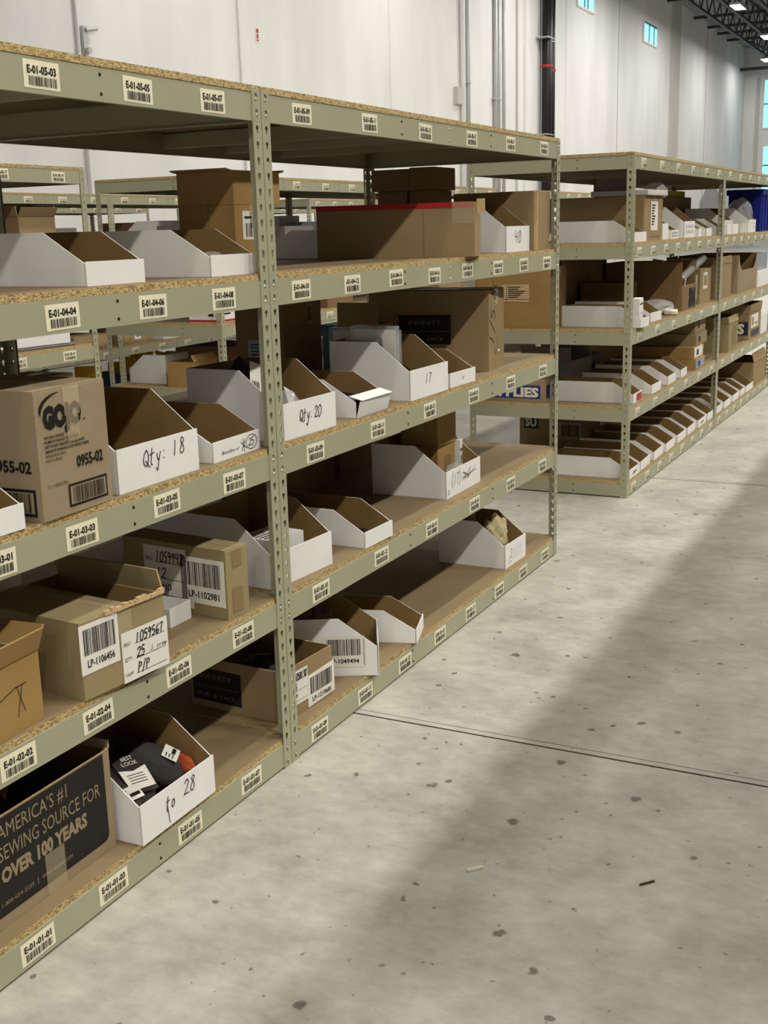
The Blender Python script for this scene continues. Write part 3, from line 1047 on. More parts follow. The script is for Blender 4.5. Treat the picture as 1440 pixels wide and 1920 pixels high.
# level three
bin_box('white bin cut off at the picture edge beside the hand cleaner carton', 3, -1.135, 0.004, 0.19, 0)
t = carton('kraft carton printed with a bold hand cleaner logo', -0.896, -0.001, Z3, 0.221, 0.34, 0.265, 1.6, 'kraft_tan', (None, None, 0, 0), 'y', None)
f = front_face(-0.0005)
f.text('GOJO', 0.021, 0.188, 0.042, M['ink'], width=0.118, bold=0.075)
f.rect(0.145, 0.188, 0.149, 0.192, M['ink'])
arc = [(0.011 + 0.062 * (1 - math.cos(a)) * 1.0, 0.222 + 0.034 * math.sin(a)) for a in [i * 0.14 for i in range(0, 12)]]
n = len(arc)
f.poly([(a, b) for a, b in arc] + [(a + 0.005, b - 0.010 * (1 - i / n)) for i, (a, b) in reversed(list(enumerate(arc)))], M['ink'])
for i, (s, wd) in enumerate((('NATURAL ORANGE', 0.060), ('PUMICE HAND CLEANER', 0.104), ('NETTOYANT ABRASIF POUR LES MAINS', 0.122), ('LIMPIADOR DE MANOS CON PIEDRA POMEZ', 0.136), ('LIMPIADOR DE MANOS', 0.062), ('NATURAL', 0.05))):
    f.text(s, 0.020, 0.166 - i * 0.0095, 0.0062, M['ink'], width=wd, bold=0.02 if i < 4 else 0)
f.text('0955-02', 0.112, 0.094, 0.024, M['ink'], width=0.085, bold=0.03)
f.text('2 - 1 GAL/3.78 L', 0.020, 0.066, 0.007, M['ink'], width=0.062)
f.rect(0.080, 0.014, 0.205, 0.062, M['ink'], 0.0006).rect(0.085, 0.019, 0.200, 0.057, M['kraft_tan'], 0.0010).bars(0.093, 0.021, 0.193, 0.055, M['ink'], 31, 30, 0.0016)
f.put('printed_front', t)
f = left_face(0.34, -0.0005)
f.text('0955-02', 0.215, 0.100, 0.024, M['ink'], width=0.105, bold=0.03)
f.put('product_code', t)
f = left_face(0.34, -0.0005)
f.rect(0.19, 0.010, 0.325, 0.066, M['ink'], 0.0006).rect(0.195, 0.016, 0.319, 0.060, M['kraft_tan'], 0.0010).bars(0.205, 0.018, 0.312, 0.058, M['ink'], 32, 30, 0.0016)
f.put('barcode_print', t)
f = front_face(-0.0020)
f.rect(0.086, 0.205, 0.134, 0.263, M['tape']).rect(0.090, 0.150, 0.128, 0.206, M['tape'])
f.put('clear_tape', t)


def note_q18(f, w, h):
    f.pen('Qty: 18', 0.088, h * 0.45, h * 0.36, 0.0027, squash=1.0, rot=R(3))


def note_b25(f, w, h):
    f.text('Bundles of', 0.035, h * 0.30, h * 0.17, M['pen'], width=0.085, shear=0.3)
    f.line([(0.130, h * 0.18), (0.150, h * 0.70)], 0.002, M['pen']).line([(0.128, h * 0.62), (0.155, h * 0.25)], 0.002, M['pen']).line([(0.140, h * 0.75), (0.143, h * 0.12)], 0.002, M['pen'])
    f.line([(0.180 + 0.027 * math.cos(a * 0.42), h * 0.5 + h * 0.36 * math.sin(a * 0.42)) for a in range(17)], 0.0018, M['pen'])
    f.pen('25', 0.166, h * 0.32, h * 0.38, 0.0020)


def note_q20(f, w, h):
    f.pen('Qty:20', 0.100, h * 0.42, h * 0.32, 0.0030, squash=0.9)


bin_box('white bin marked Qty 18 beside the hand cleaner carton', 3, -0.636, 0.017, 0.304, 0.5, LARGE, note_q18)
slab('folded_sheet', 'folded white sheet poking up inside the Qty 18 bin', 'paper', (-0.62, 0.10, Z3 + 0.10), (0.02, 0.05, 0.045), M['paper'], 0, (0, 12), bevel=0)
bin_box('low white bin marked Bundles of 25', 3, -0.262, 0.023, 0.222, 1.9, SMALL, note_b25)
bin_box('white bin marked Qty 20 standing behind the post pair', 3, 0.047, 0.019, 0.30, -1.5, LARGE, note_q20)
# inside the Qty 20 bin
t = thing('hang_tag', 'white barcoded card sticking out of the Qty 20 bin', 'tag', (0.125, 0.120, Z3 + 0.105), -22)
t.rotation_euler = (R(-30), R(20), R(-28))
f = Face((-0.04, 0, 0), (1, 0, 0), (0, 0, 1)); f.rect(0, 0, 0.085, 0.11, M['paper'], 0.0).rect(0.058, 0.082, 0.066, 0.10, M['ink'], 0.001).bars(0.006, 0.012, 0.030, 0.05, M['ink'], 4, 8)
for i in range(6):
    f.rect(0.036, 0.020 + i * 0.011, 0.036 + 0.03 * (0.6 + 0.4 * ((i * 7) % 3) / 2), 0.023 + i * 0.011, M['ink'], 0.001)
f.put('card', t)
crumple('plastic_bag', 'crumpled clear bag of parts in the Qty 20 bin', 'plastic bag', (0.19, 0.085, Z3 + 0.008), (0.055, 0.05, 0.115), M['film'], 11)
crumple('dark_cloth_bundle', 'dark bundled fabric deep in the Qty 20 bin', 'fabric', (0.19, 0.235, Z3 + 0.008), (0.08, 0.045, 0.20), M['fabric'], 12)
slab('paper_slip', 'folded white paper slip tucked in the Qty 20 bin', 'paper', (0.245, 0.08, Z3 + 0.02), (0.10, 0.002, 0.105), M['paper'], 18, (-18, 16), bevel=0)

bin_box('low white bin with its lip folded outward, next to Qty 20 bin', 3, 0.484, 0.012, 0.215, 1.3, SMALL, lip=14)
mb = MB(); mb.quad((0, 0, 0), (0.21, 0, 0.0), (0.21, 0.045, 0.012), (0, 0.045, 0.012)); mb.quad((0, 0.0008, -0.001), (0.21, 0.0008, -0.001), (0.21, 0.045, 0.011), (0, 0.045, 0.011))
tag(mb.obj('bent_lid', M['white'], None, (0.487, -0.004, Z3 + 0.0545)), 'bent white cardboard lid lying on the folded lip bin', 'lid')
crumple('plastic_pouch', 'dark pouch under film in the folded lip bin', 'plastic bag', (0.56, 0.10, Z3 + 0.005), (0.06, 0.07, 0.06), M['blackbag'], 21, sub=2)


def note_17(f, w, h):
    f.pen('17', 0.115, h * 0.45, h * 0.33, 0.0024)


def note_x(f, w, h):
    f.line([(0.10, h * 0.35), (0.118, h * 0.62)], 0.0012, M['pen']).line([(0.118, h * 0.34), (0.10, h * 0.6)], 0.0012, M['pen'])


bin_box('white bin marked 17 full of clear blister packs', 3, 0.856, 0.007, 0.298, -0.7, LARGE, note_17)
for i, (dx, dy, a, lb) in enumerate(((0.03, 0.08, 0, 'clear blister pack leaning at the front inside the bin marked 17'), (0.085, 0.20, -3, 'clear blister pack with a white card, behind the front one'), (0.16, 0.14, -12, 'clear blister pack with a dark tool, beside the white card pack'))):
    t = thing('blister_pack', lb, 'package', (0.856 + dx, 0.007 + dy, Z3 + 0.006), a, 'clear blister packs')
    mb = MB(); mb.box(0.0, -0.012, 0, 0.035, 0.16 if i < 2 else 0.07, 0.238 - 0.012 * i); mb.obj('shell', M['blister'], t, bevel=0.004)
    mb = MB(); mb.box(0.016, -0.004, 0.004, 0.0175, 0.15 if i < 2 else 0.062, 0.225 - 0.012 * i); mb.obj('card', M['paper'] if i != 2 else M['grey_card'], t)
    mb = MB(); mb.tube([(0.009, 0.0, 0.02), (0.009, 0.04, 0.10), (0.010, 0.05, 0.20)], 0.0065, 8); mb.obj('tool', M['blackbag'], t)
for i in range(3):
    slab('flat_pouch', 'dark flat pouches heaped in the bin marked 17', 'package', (1.06 + 0.02 * i, 0.09 + 0.05 * i, Z3 + 0.06 + 0.012 * i), (0.10, 0.07, 0.010), M['blackbag'], 20 - 25 * i, (10, 14), 'flat pouches in the bin marked 17')
bin_box('low white bin marked with a small X', 3, 1.192, 0.010, 0.219, -1.5, SMALL, note_x)

t = carton('big brown carton with a black printed plate, opposite end from hand cleaner', 1.685, 0.058, Z3, 0.238, 0.50, 0.316, 6.6, 'kraft', (None, None, 0, 0), 'y')
f = left_face(0.50, -0.0005)
f.rect(0.125, 0.105, 0.345, 0.222, M['blackprint']).text('INFINITY', 0.170, 0.182, 0.020, M['grey_card'], width=0.135)
f.rect(0.135, 0.155, 0.335, 0.157, M['grey_card'], 0.0012).text('FUR  &  PACK', 0.155, 0.118, 0.015, M['grey_card'], width=0.160)
f.line([(0.117, 0.097), (0.353, 0.097), (0.353, 0.230), (0.117, 0.230), (0.117, 0.097)], 0.001, M['blackprint'])
f.put('printed_plate', t)
f = front_face(-0.0005)
f.pen('1/5 80', 0.075, 0.10, 0.07, 0.0036, slant=0.1, rot=R(80)).line([(0.075, 0.10), (0.10, 0.06), (0.135, 0.075), (0.125, 0.13)], 0.002, M['pen']).rect(0.13, 0.065, 0.165, 0.075, M['paper'])
f.put('handwriting', t)
t = carton('small open brown carton behind the bin marked 17', 1.48, 0.44, Z3, 0.13, 0.18, 0.195, 0, 'kraft', (None, None, 88, None), None, fl=0.085)
t = carton('tall dark brown carton on end behind the Qty 20 bin', 0.875, 0.50, Z3, 0.262, 0.20, 0.345, 0, 'kraft_brown', (0, 0, None, None), None)
f = front_face(-0.0005); f.rect(0.16, 0.235, 0.20, 0.305, M['kraft']).bars(0.167, 0.245, 0.193, 0.295, M['ink'], 9, 6); f.put('paper_label', t)
f = left_face(0.20, -0.0005); f.rect(0.05, 0.09, 0.14, 0.19, M['greyblue'])
for i in range(7):
    f.rect(0.06, 0.10 + i * 0.012, 0.06 + 0.07 * (0.5 + ((i * 5) % 4) / 8), 0.104 + i * 0.012, M['ink'], 0.0012)
f.put('paper_label', t)
for i, (x, y, z, w, d, h, lb) in enumerate(((1.60, 0.66, 0.0, 0.16, 0.10, 0.085, 'lowest teal carton of the stack beside the dark brown carton'), (1.60, 0.66, 0.0865, 0.16, 0.10, 0.05, 'second teal carton of the stack beside the dark brown carton'), (1.58, 0.62, 0.138, 0.2, 0.15, 0.045, 'wide dark teal carton topping its stack'))):
    carton(lb, x, y, Z3 + z, w, d, h, 0, 'teal', (0, 0, None, None), None, 'teal cartons')

# level two
t = carton('golden open carton marked with a pen cross, at the picture edge', -1.155, 0.004, Z2, 0.232, 0.30, 0.155, 5.2, 'kraft_gold', (110, 80, 70, 120), None, fl=0.05)
f = front_face(-0.0005); f.line([(0.10, 0.085), (0.15, 0.098), (0.185, 0.098)], 0.0018, M['ink']).line([(0.155, 0.10), (0.175, 0.04)], 0.0018, M['ink']).line([(0.172, 0.098), (0.152, 0.035)], 0.0018, M['ink']); f.put('handwriting', t)

t = carton('kraft carton with torn front edge and a taped barcode label', -0.822, 0.002, Z2, 0.263, 0.34, 0.176, -5, 'kraft_olive', (None, None, 0, 75), 'y', front_h=0.175, fl=0.06)
f = front_face(-0.0006)
license_label(f, -0.004, 0.058, 0.116, 0.112, 'LP-1106456', 41)
sku_label(f, 0.118, -0.002, 0.150, 0.118, '1059567', '25', 'P/P', 'J. crew')
f.put('paper_label', t)
rnd = random.Random(3)
mb = MB()
for i in range(26):
    x = 0.075 + i * 0.0072
    mb.box(x, -0.004 - rnd.uniform(0, 0.003), 0.172, x + 0.008, 0.004, 0.176 + rnd.uniform(0.0, 0.010))
mb.obj('torn_edge', M['kraft_edge'], t)
G = 'white cartons inside the torn carton'
for i, (x, y, lb) in enumerate(((-0.70, 0.47, 'plain white carton behind the torn kraft carton'), (-0.60, 0.45, 'plain white carton behind the torn carton, nearer the rack end'))):
    carton(lb, x, y, Z2, 0.085, 0.13, 0.20 - 0.01 * i, 4, 'white', (0, 0, None, None), None, None)
mb = MB()
w, d, h = 0.09, 0.16, 0.05
mb.box(0, 0, 0, w, d, 0.003); mb.box(0, 0, 0.003, w, 0.003, h); mb.box(0, d - 0.003, 0.003, w, d, h); mb.box(0, 0.003, 0.003, 0.003, d - 0.003, h); mb.box(w - 0.003, 0.003, 0.003, w, d - 0.003, h)
tag(mb.obj('paper_tray', M['white'], None, (-0.358, 0.121, Z2 + 0.0006)), 'small open white tray before the carton marked 1059942', 'tray')

t = carton('tall slim olive carton marked 1059942', -0.249, 0.017, Z2, 0.086, 0.36, 0.186, -5.9, 'kraft_olive', (None, None, 0, 0), None)
f = left_face(0.36, -0.0006)
sku_label(f, 0.075, 0.022, 0.150, 0.150, '1059942', '12', 'PUP', '')
license_label(f, 0.205, 0.032, 0.150, 0.125, 'LP-1102981', 43)
f.rect(0.19, 0.014, 0.245, 0.036, M['paper'], 0.0009)
f.text('00 49072 00999', 0.125, 0.030, 0.008, M['pen'], width=0.085, shear=0.3, lift=0.0018)
f.put('paper_label', t)
f = front_face(-0.0006)
f.rect(0.025, 0.135, 0.062, 0.180, M['tape_tan']); f.put('tape_strip', t)
f = front_face(-0.0006); f.rect(0.020, 0.015, 0.062, 0.080, M['tape_tan']); f.put('tape_strip', t)

bin_box('white bin holding a white carton, unmarked, behind the post pair', 2, 0.018, 0.044, 0.30, -3.7, LARGE)
t = carton('small white printed carton inside the unmarked white bin', 0.09, 0.09, Z2 + 0.004, 0.15, 0.12, 0.115, -6, 'white', (0, 0, None, None), None)
f = Face((0, 0, 0.1162), (1, 0, 0), (0, 1, 0))
for i in range(6):
    f.rect(0.01, 0.015 + i * 0.016, 0.01 + 0.12 * (0.5 + ((i * 5) % 4) / 8), 0.021 + i * 0.016, M['grey_card'], 0.0008)
f.put('printed_top', t)
carton('flat white carton behind the olive 1059942 carton', 0.20, 0.47, Z2, 0.2, 0.2, 0.185, 0, 'white', (0, 0, None, None), None)
carton('upright dark brown carton behind the unmarked white bin', 0.42, 0.47, Z2, 0.16, 0.14, 0.29, 0, 'kraft_brown', (0, 0, None, None), None)
bin_box('low white bin with film in it, second shelf up', 2, 0.503, 0.007, 0.178, -2.0, SMALL)
crumple('film_scrap', 'scrap of dark film in the low second shelf bin', 'plastic wrap', (0.60, 0.09, Z2 + 0.004), (0.06, 0.05, 0.03), M['blackbag'], 23, sub=2)
t = carton('long dark kraft carton lying at the back of the second shelf', 0.60, 0.56, Z2, 0.78, 0.30, 0.24, 3, 'kraft_brown', (0, 0, None, None), 'x')
t = carton('kraft carton with a navy printed band, back of the second shelf', 1.42, 0.60, Z2, 0.30, 0.26, 0.25, 0, 'kraft_brown', (0, 0, None, None), None)
f = left_face(0.26, -0.0006); f.rect(0.02, 0.10, 0.24, 0.20, M['darkblue']).text('THE', 0.06, 0.125, 0.05, M['greyblue'], width=0.15, bold=0.03); f.put('printed_band', t)


def note_p17(f, w, h):
    f.pen('(17)', 0.045, h * 0.40, h * 0.42, 0.0022, squash=0.8)
    f.line([(0.15, h * 0.40), (0.19, h * 0.62), (0.155, h * 0.72), (0.215, h * 0.50), (0.17, h * 0.45), (0.235, h * 0.80), (0.20, h * 0.42), (0.26, h * 0.66), (0.225, h * 0.50), (0.285, h * 0.78)], 0.002, M['pen'])
    f.line([(0.14, h * 0.52), (0.29, h * 0.60)], 0.002, M['pen']).line([(0.03, h * 0.20), (0.012, h * 0.14), (0.014, h * 0.30), (0.026, h * 0.28)], 0.002, M['pen'])


bin_box('white bin with scribbled out numbers, holding brown cartons', 2, 1.217, 0.041, 0.335, 0.6, LARGE, note_p17)
t = carton('small brown carton standing inside the scribbled bin', 1.36, 0.14, Z2 + 0.004, 0.125, 0.13, 0.165, -8, 'kraft_gold', (0, 0, None, None), 'x', None)
f = front_face(-0.0006)
for i in range(4):
    f.rect(0.05 + i * 0.012, 0.03, 0.054 + i * 0.012, 0.12, M['kraft_brown'])
f.put('side_stripe_print', t)
carton('brown carton resting on the one in the scribbled bin', 1.34, 0.13, Z2 + 0.1700, 0.15, 0.16, 0.115, -4, 'kraft_gold', (0, 0, None, None), 'x', None)
t = thing('tube_carton', 'slim white upright carton in the scribbled bin', 'box', (1.505, 0.11, Z2 + 0.005), 8)
mb = MB(); mb.box(0, 0, 0, 0.04, 0.035, 0.165); mb.obj('body', M['paper'], t)
f = front_face(-0.0006); f.text('100', 0.026, 0.075, 0.016, M['ink'], bold=0.03, rot=R(90)).rect(0.008, 0.12, 0.03, 0.13, M['ink']); f.put('printed_front', t)
crumple('plastic_wrap', 'clear striped wrap at the front of the scribbled bin', 'plastic wrap', (1.40, 0.09, Z2 + 0.006), (0.085, 0.03, 0.095), M['film'], 25, sub=2)

# level one
t = carton('black printed open carton at the picture edge', -1.178, 0.046, Z1, 0.475, 0.34, 0.245, 1.2, 'kraft_tan', (None, None, None, 92), None, fl=0.02)
f = front_face(-0.0006)
r0 = 0.018
u0, v0, u1, v1 = 0.006, 0.028, 0.452, 0.242
rr = [(u0, v0), (u1 - r0, v0)] + [(u1 - r0 + r0 * math.sin(a), v0 + r0 - r0 * math.cos(a)) for a in (0.4, 0.8, 1.2, 1.57)] + [(u1, v1), (u0, v1)]
f.poly(rr, M['blackprint'])
f.text("AMERICA'S #1", 0.112, 0.196, 0.033, M['kraft_tan'], width=0.212).text('SEWING SOURCE FOR', 0.110, 0.148, 0.034, M['kraft_tan'], width=0.322)
f.text('OVER 100 YEARS', 0.111, 0.100, 0.032, M['kraft_tan'], width=0.270, bold=0.05)
f.text('1-800-654-2235', 0.104, 0.049, 0.0095, M['kraft_tan'], width=0.096).rect(0.212, 0.046, 0.2135, 0.061, M['kraft_tan'], 0.0012).text('WWW.WAWAK.COM', 0.226, 0.049, 0.0095, M['kraft_tan'], width=0.098)
f.put('printed_panel', t)
f = front_face(-0.0022); f.rect(0.238, 0.0, 0.300, 0.098, M['tape']); f.put('clear_tape', t)
crumple('black_garment_bag', 'black bagged garments inside the black printed carton', 'bag', (-0.98, 0.21, Z1 + 0.008), (0.13, 0.10, 0.215), M['blackbag'], 31)
crumple('dark_garment', 'dark red folded garment in the black printed carton', 'garment', (-0.79, 0.20, Z1 + 0.008), (0.05, 0.09, 0.225), M['fabric'], 32)


def note_28(f, w, h):
    f.pen('to', 0.092, h * 0.43, h * 0.34, 0.0028, squash=0.9).line([(0.098, h * 0.60), (0.104, h * 0.10)], 0.0024, M['pen'])
    f.pen('28', 0.165, h * 0.50, h * 0.37, 0.0028, squash=1.05)


bin_box('white bin marked to 28, full of black packs', 1, -0.682, -0.007, 0.299, 0.7, LARGE, note_28)
BX, BY, BZ = -0.682, -0.007, Z1


def glove_pack(label, loc, size, yaw, tilt, card):
    t = thing('fabric_pack', label, 'package', loc, yaw, 'black fabric packs')
    t.rotation_euler = (R(tilt[0]), R(tilt[1]), R(yaw))
    crumple('fabric_body', None, None, (0, 0, 0), size, M['fabric'], int(loc[0] * 1000) % 97, rough=0.16, parent=t)
    f = Face((-0.036, -size[1] * 0.72, size[2] * 1.02), (1, 0, 0), (0, 1, 0))
    card(f)
    f.put('paper_label', t)
    return t


def card_best(f):
    f.poly([(0.0, 0.0), (0.075, 0.0), (0.080, 0.115), (-0.005, 0.115)], M['blackprint'], 0.001).poly([(0.002, 0.012), (0.073, 0.012), (0.077, 0.075), (0.037, 0.066), (-0.001, 0.075)], M['paper'], 0.0018)
    f.text('BEST', 0.040, 0.100, 0.012, M['paper'], align='c', lift=0.002).text('LOOK', 0.040, 0.084, 0.012, M['paper'], align='c', lift=0.002)
    for i in range(4):
        f.rect(0.012, 0.030 + i * 0.008, 0.060, 0.032 + i * 0.008, M['ink'], 0.0026)


def card_white(f):
    f.rect(0.02, 0.02, 0.075, 0.062, M['paper'], 0.002).rect(0.045, 0.03, 0.07, 0.04, M['ink'], 0.003)
    for i in range(3):
        f.rect(0.025, 0.032 + i * 0.009, 0.042, 0.035 + i * 0.009, M['ink'], 0.003)


glove_pack('black fabric pack with a printed header card in the bin to 28', (BX + 0.118, BY + 0.135, BZ + 0.075), (0.055, 0.085, 0.045), -16, (32, 6), card_best)
glove_pack('slim black pack with a white sticker along the bin side', (BX + 0.058, BY + 0.105, BZ + 0.062), (0.036, 0.080, 0.040), -24, (24, -6), card_white)
glove_pack('charcoal folded pack with a white sticker, topmost in the bin to 28', (BX + 0.210, BY + 0.140, BZ + 0.070), (0.062, 0.095, 0.065), 24, (30, -6), card_white)
crumple('orange_cloth', 'rust orange cloth showing between the black packs', 'fabric', (BX + 0.105, BY + 0.235, BZ + 0.02), (0.065, 0.045, 0.155), M['orange'], 37)
crumple('orange_cloth', 'bit of orange cloth by the side of the charcoal pack', 'fabric', (BX + 0.266, BY + 0.085, BZ + 0.055), (0.022, 0.045, 0.05), M['orange'], 38, sub=2)
crumple('black_fabric_pile', 'black fabric filling the back of the bin to 28', 'fabric', (BX + 0.185, BY + 0.235, BZ + 0.006), (0.085, 0.05, 0.13), M['blackbag'], 39)

t = carton('open kraft carton with a black plate, behind the lowest post pair', 0.046, 0.052, Z1, 0.262, 0.34, 0.158, -4, 'kraft', (None, None, None, None), None, front_h=0.158)
f = left_face(0.34, -0.0006)
f.rect(0.008, 0.022, 0.190, 0.125, M['blackprint']).text('INFINITY', 0.040, 0.093, 0.017, M['grey_card'], width=0.115).rect(0.018, 0.068, 0.180, 0.0695, M['grey_card'], 0.0012).text('FUR  &  PACK', 0.030, 0.035, 0.014, M['grey_card'], width=0.140)
f.put('printed_plate', t)
f = front_face(-0.0006)
sku_label(f, 0.030, 0.035, 0.098, 0.105, '1058130', '5', 'P')
license_label(f, 0.125, 0.004, 0.145, 0.100, 'LP-1219681', 47, 0.006)
f.put('paper_label', t)
crumple('torn_wrapping', 'torn black and white wrapping in the lowest open carton', 'plastic wrap', (0.175, 0.20, Z1 + 0.008), (0.07, 0.08, 0.14), M['blackbag'], 51)


def lp_side(f, d):
    license_label(f, 0.125, 0.030, 0.135, 0.105, 'LP-1049494', 53)
    f.rect(0.255, 0.036, 0.262, 0.125, M['paper'], 0.0008)


bin_box('white bin turned aside, barcode label on its long side', 1, 0.500, -0.030, 0.265, 27.8, LARGE, None, lp_side)
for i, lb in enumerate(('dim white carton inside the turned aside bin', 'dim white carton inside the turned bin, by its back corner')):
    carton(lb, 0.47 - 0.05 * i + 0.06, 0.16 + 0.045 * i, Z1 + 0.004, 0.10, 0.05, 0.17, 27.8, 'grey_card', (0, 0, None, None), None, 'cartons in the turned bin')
bin_box('low white bin turned slightly, beside the barcode side bin', 1, 0.812, -0.018, 0.165, 17, SMALL)


def note_faint(f, w, h):
    f.pen('2', 0.045, h * 0.35, h * 0.4, 0.002).line([(0.04, h * 0.15), (0.05, h * 0.28), (0.06, h * 0.18)], 0.0018, M['pen'])
    for i in range(5):
        f.line([(0.085 + i * 0.024, h * 0.25), (0.09 + i * 0.024, h * (0.7 + 0.04 * (i % 3)))], 0.0022, M['greyblue'])


bin_box('white bin holding film-wrapped parts, last on the lowest shelf', 1, 1.762, 0.018, 0.229, -1.0, LARGE, note_faint)
crumple('wrapped_part', 'lump of parts in crinkled yellowish film', 'package', (1.872, 0.105, Z1 + 0.008), (0.062, 0.05, 0.175), film_mat('yellow_film', srgb(222, 210, 166), 0.72, 0.12), 57, rough=0.6, sub=4)
slab('cardboard_piece', 'bent kraft piece standing in the film-wrapped parts bin', 'cardboard', (1.80, 0.20, Z1 + 0.10), (0.004, 0.06, 0.14), M['kraft'], 20, (0, 14), bevel=0)
slab('cardboard_piece', 'brown kraft scrap at the back of the film-wrapped parts bin', 'cardboard', (1.86, 0.24, Z1 + 0.08), (0.09, 0.004, 0.13), M['kraft_brown'], 8, (10, 0), bevel=0)

# level four of the long rack
bin_box('white bin turned backward behind the long red taped carton', 4, 1.56, 0.868, 0.20, 180, (0.30, 0.106, 0.030, 0.120))
t = carton('long brown carton edged with red tape', 1.33, -0.03, Z4, 0.13, 0.585, 0.189, 12.4, 'kraft', (None, None, None, None), None)
f = left_face(0.585, -0.0007)
f.rect(0.0, 0.170, 0.585, 0.1888, M['tape_red'], 0.0006).rect(0.505, 0.115, 0.585, 0.190, M['tape'], 0.0020).rect(0.40, 0.0, 0.402, 0.17, M['kraft_brown'], 0.0005)
f.put('tape_strip', t)
mb = MB(); mb.box(0.045, -0.030, 0.150, 0.050, -0.001, 0.200)
mb.obj('loose_flap', M['kraft_edge'], t)
G = 'dark brown cartons at the back'
carton('dark brown carton, upper of its stack, next to the rack back post', 1.80, 0.445, Z4 + 0.252, 0.20, 0.17, 0.084, 0, 'kraft_brown', (0, 0, None, None), None, G)
carton('dark brown carton, upper of its stack, nearer the wall pipes', 1.80, 0.335, Z4 + 0.252, 0.215, 0.108, 0.088, 0, 'kraft_brown', (0, 0, None, None), None, G)
carton('dark brown carton, lower of the stack next to the back post', 1.82, 0.468, Z4, 0.17, 0.13, 0.2505, 0, 'kraft_brown', (0, 0, None, None), None, G)
carton('dark brown carton, lower of the stack nearer the pipes', 1.83, 0.35, Z4, 0.18, 0.11, 0.2505, 0, 'kraft_brown', (0, 0, None, None), None, G)


def note_40(f, w, h):
    f.pen('40', 0.10, h * 0.35, h * 0.45, 0.003, slant=0.0, squash=1.3).line([(0.17, h * 0.85), (0.15, h * 0.5)], 0.002, M['pen'])


bin_box('white bin with a big pen scrawl beside the red taped carton', 4, 1.822, 0.035, 0.285, 1.5, LARGE, note_40)
carton('brown carton with bent front flap at the end of the long rack', 2.125, 0.03, Z4, 0.205, 0.36, 0.240, 0, 'kraft', (None, None, 0, 0), None)
mb = MB(); mb.box(0.0, -0.016, 0.004, 0.006, -0.001, 0.236); mb.obj('bent_flap', M['kraft_edge'], bpy.data.objects[[o.name for o in COL.objects if o.get('label', '').startswith('brown carton with bent front flap')][0]])

# ================================================================== rack beyond the cross aisle
# upper shelf
bin_box('white bin at the corner post of the rack beyond the cross aisle', 4, 3.735, 0.03, 0.225, -2, SMALL)
t = carton('wide brown carton with a tall white label, beyond the cross aisle', 3.985, 0.045, Z4, 0.37, 0.50, 0.245, -2, 'kraft', (None, None, 0, 0), 'y')
f = front_face(-0.0006); f.rect(0.13, 0.055, 0.27, 0.215, M['paper'])
for i in range(8):
    f.rect(0.15, 0.085 + i * 0.015, 0.15 + 0.07 * (0.6 + ((i * 5) % 4) / 8), 0.093 + i * 0.015, M['pen'], 0.0012)
f.rect(0.13, 0.018, 0.30, 0.03, M['tape_tan'])
f.put('paper_label', t)
slab('grey_plank', 'flat grey board lying across the wide brown carton', 'board', (4.20, 0.185, Z4 + 0.2475), (0.40, 0.33, 0.03), M['trim'], -2)
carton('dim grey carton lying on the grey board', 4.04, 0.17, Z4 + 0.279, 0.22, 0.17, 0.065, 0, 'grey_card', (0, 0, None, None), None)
crumple('plastic_bag', 'crumpled clear bag hanging off the grey board', 'plastic bag', (4.44, 0.10, Z4 + 0.24), (0.08, 0.07, 0.085), M['film'], 61)
carton('small white carton beside the wide brown carton', 4.405, 0.04, Z4, 0.14, 0.16, 0.092, 0, 'white', (0, 0, None, None), None)


def dashes(f, w, h):
    rnd = random.Random(int(w * 1e4))
    for j in range(2):
        for i in range(4):
            x = w * (0.12 + 0.2 * i)
            f.line([(x, h * (0.25 + 0.33 * j)), (x + w * 0.07, h * (0.45 + 0.33 * j)), (x + w * 0.13, h * (0.28 + 0.33 * j))], 0.004, M['pen'])


bin_box('low white bin with scribbled front between two taller neighbours', 4, 4.575, 0.03, 0.20, 1, SMALL, dashes)
bin_box('tall white bin with scribbled front beyond the cross aisle', 4, 4.955, 0.035, 0.33, 1.5, LARGE, dashes)
bin_box('narrow low white bin just past the tall scribbled bin', 4, 5.335, 0.03, 0.10, 0, SMALL)
bin_box('low white bin, wider one past the tall scribbled bin', 4, 5.62, 0.035, 0.21, 2, SMALL)
carton('big dark brown carton behind the upper shelf white bins', 6.10, 0.50, Z4, 1.15, 0.36, 0.285, 0, 'kraft_brown', (0, 0, None, None), None)
slab('yellow_board', 'yellow board lying on the big dark brown carton', 'board', (6.66, 0.68, Z4 + 0.2875), (1.0, 0.30, 0.045), M['olive'], 0)
bin_box('low white bin straddling the mid posts beyond the cross aisle', 4, 6.055, 0.03, 0.16, 0, SMALL)
for x, w, lb in ((6.30, 0.15, 'small white carton just past the mid posts'), (6.50, 0.22, 'small white carton second past the mid posts'), (7.16, 0.07, 'thin white carton between the two tall bins'), (7.255, 0.11, 'thin white carton touching the second tall bin')):
    t = carton(lb, x, 0.025, Z4, w, 0.09, 0.072, 0, 'white', (0, 0, None, None), None, 'small white cartons on the far upper shelf')
bin_box('tall white bin behind the small cartons past the mid posts', 4, 6.80, 0.14, 0.32, 0, LARGE)
bin_box('tall white bin with clear bags, next to the blue tote', 4, 7.40, 0.06, 0.34, 1, LARGE, dashes)
crumple('plastic_bag', 'clear bag bulging out of the bin by the blue tote', 'plastic bag', (7.58, 0.17, Z4 + 0.03), (0.12, 0.10, 0.24), M['film'], 63)
crumple('plastic_bag', 'clear bag standing behind the tall bins before the blue tote', 'plastic bag', (7.25, 0.34, Z4 + 0.005), (0.11, 0.10, 0.34), M['film'], 64)
t = thing('storage_tote', 'big dark blue plastic tote on the far upper shelf', 'tote', (7.87, 0.05, Z4 + 0.001))
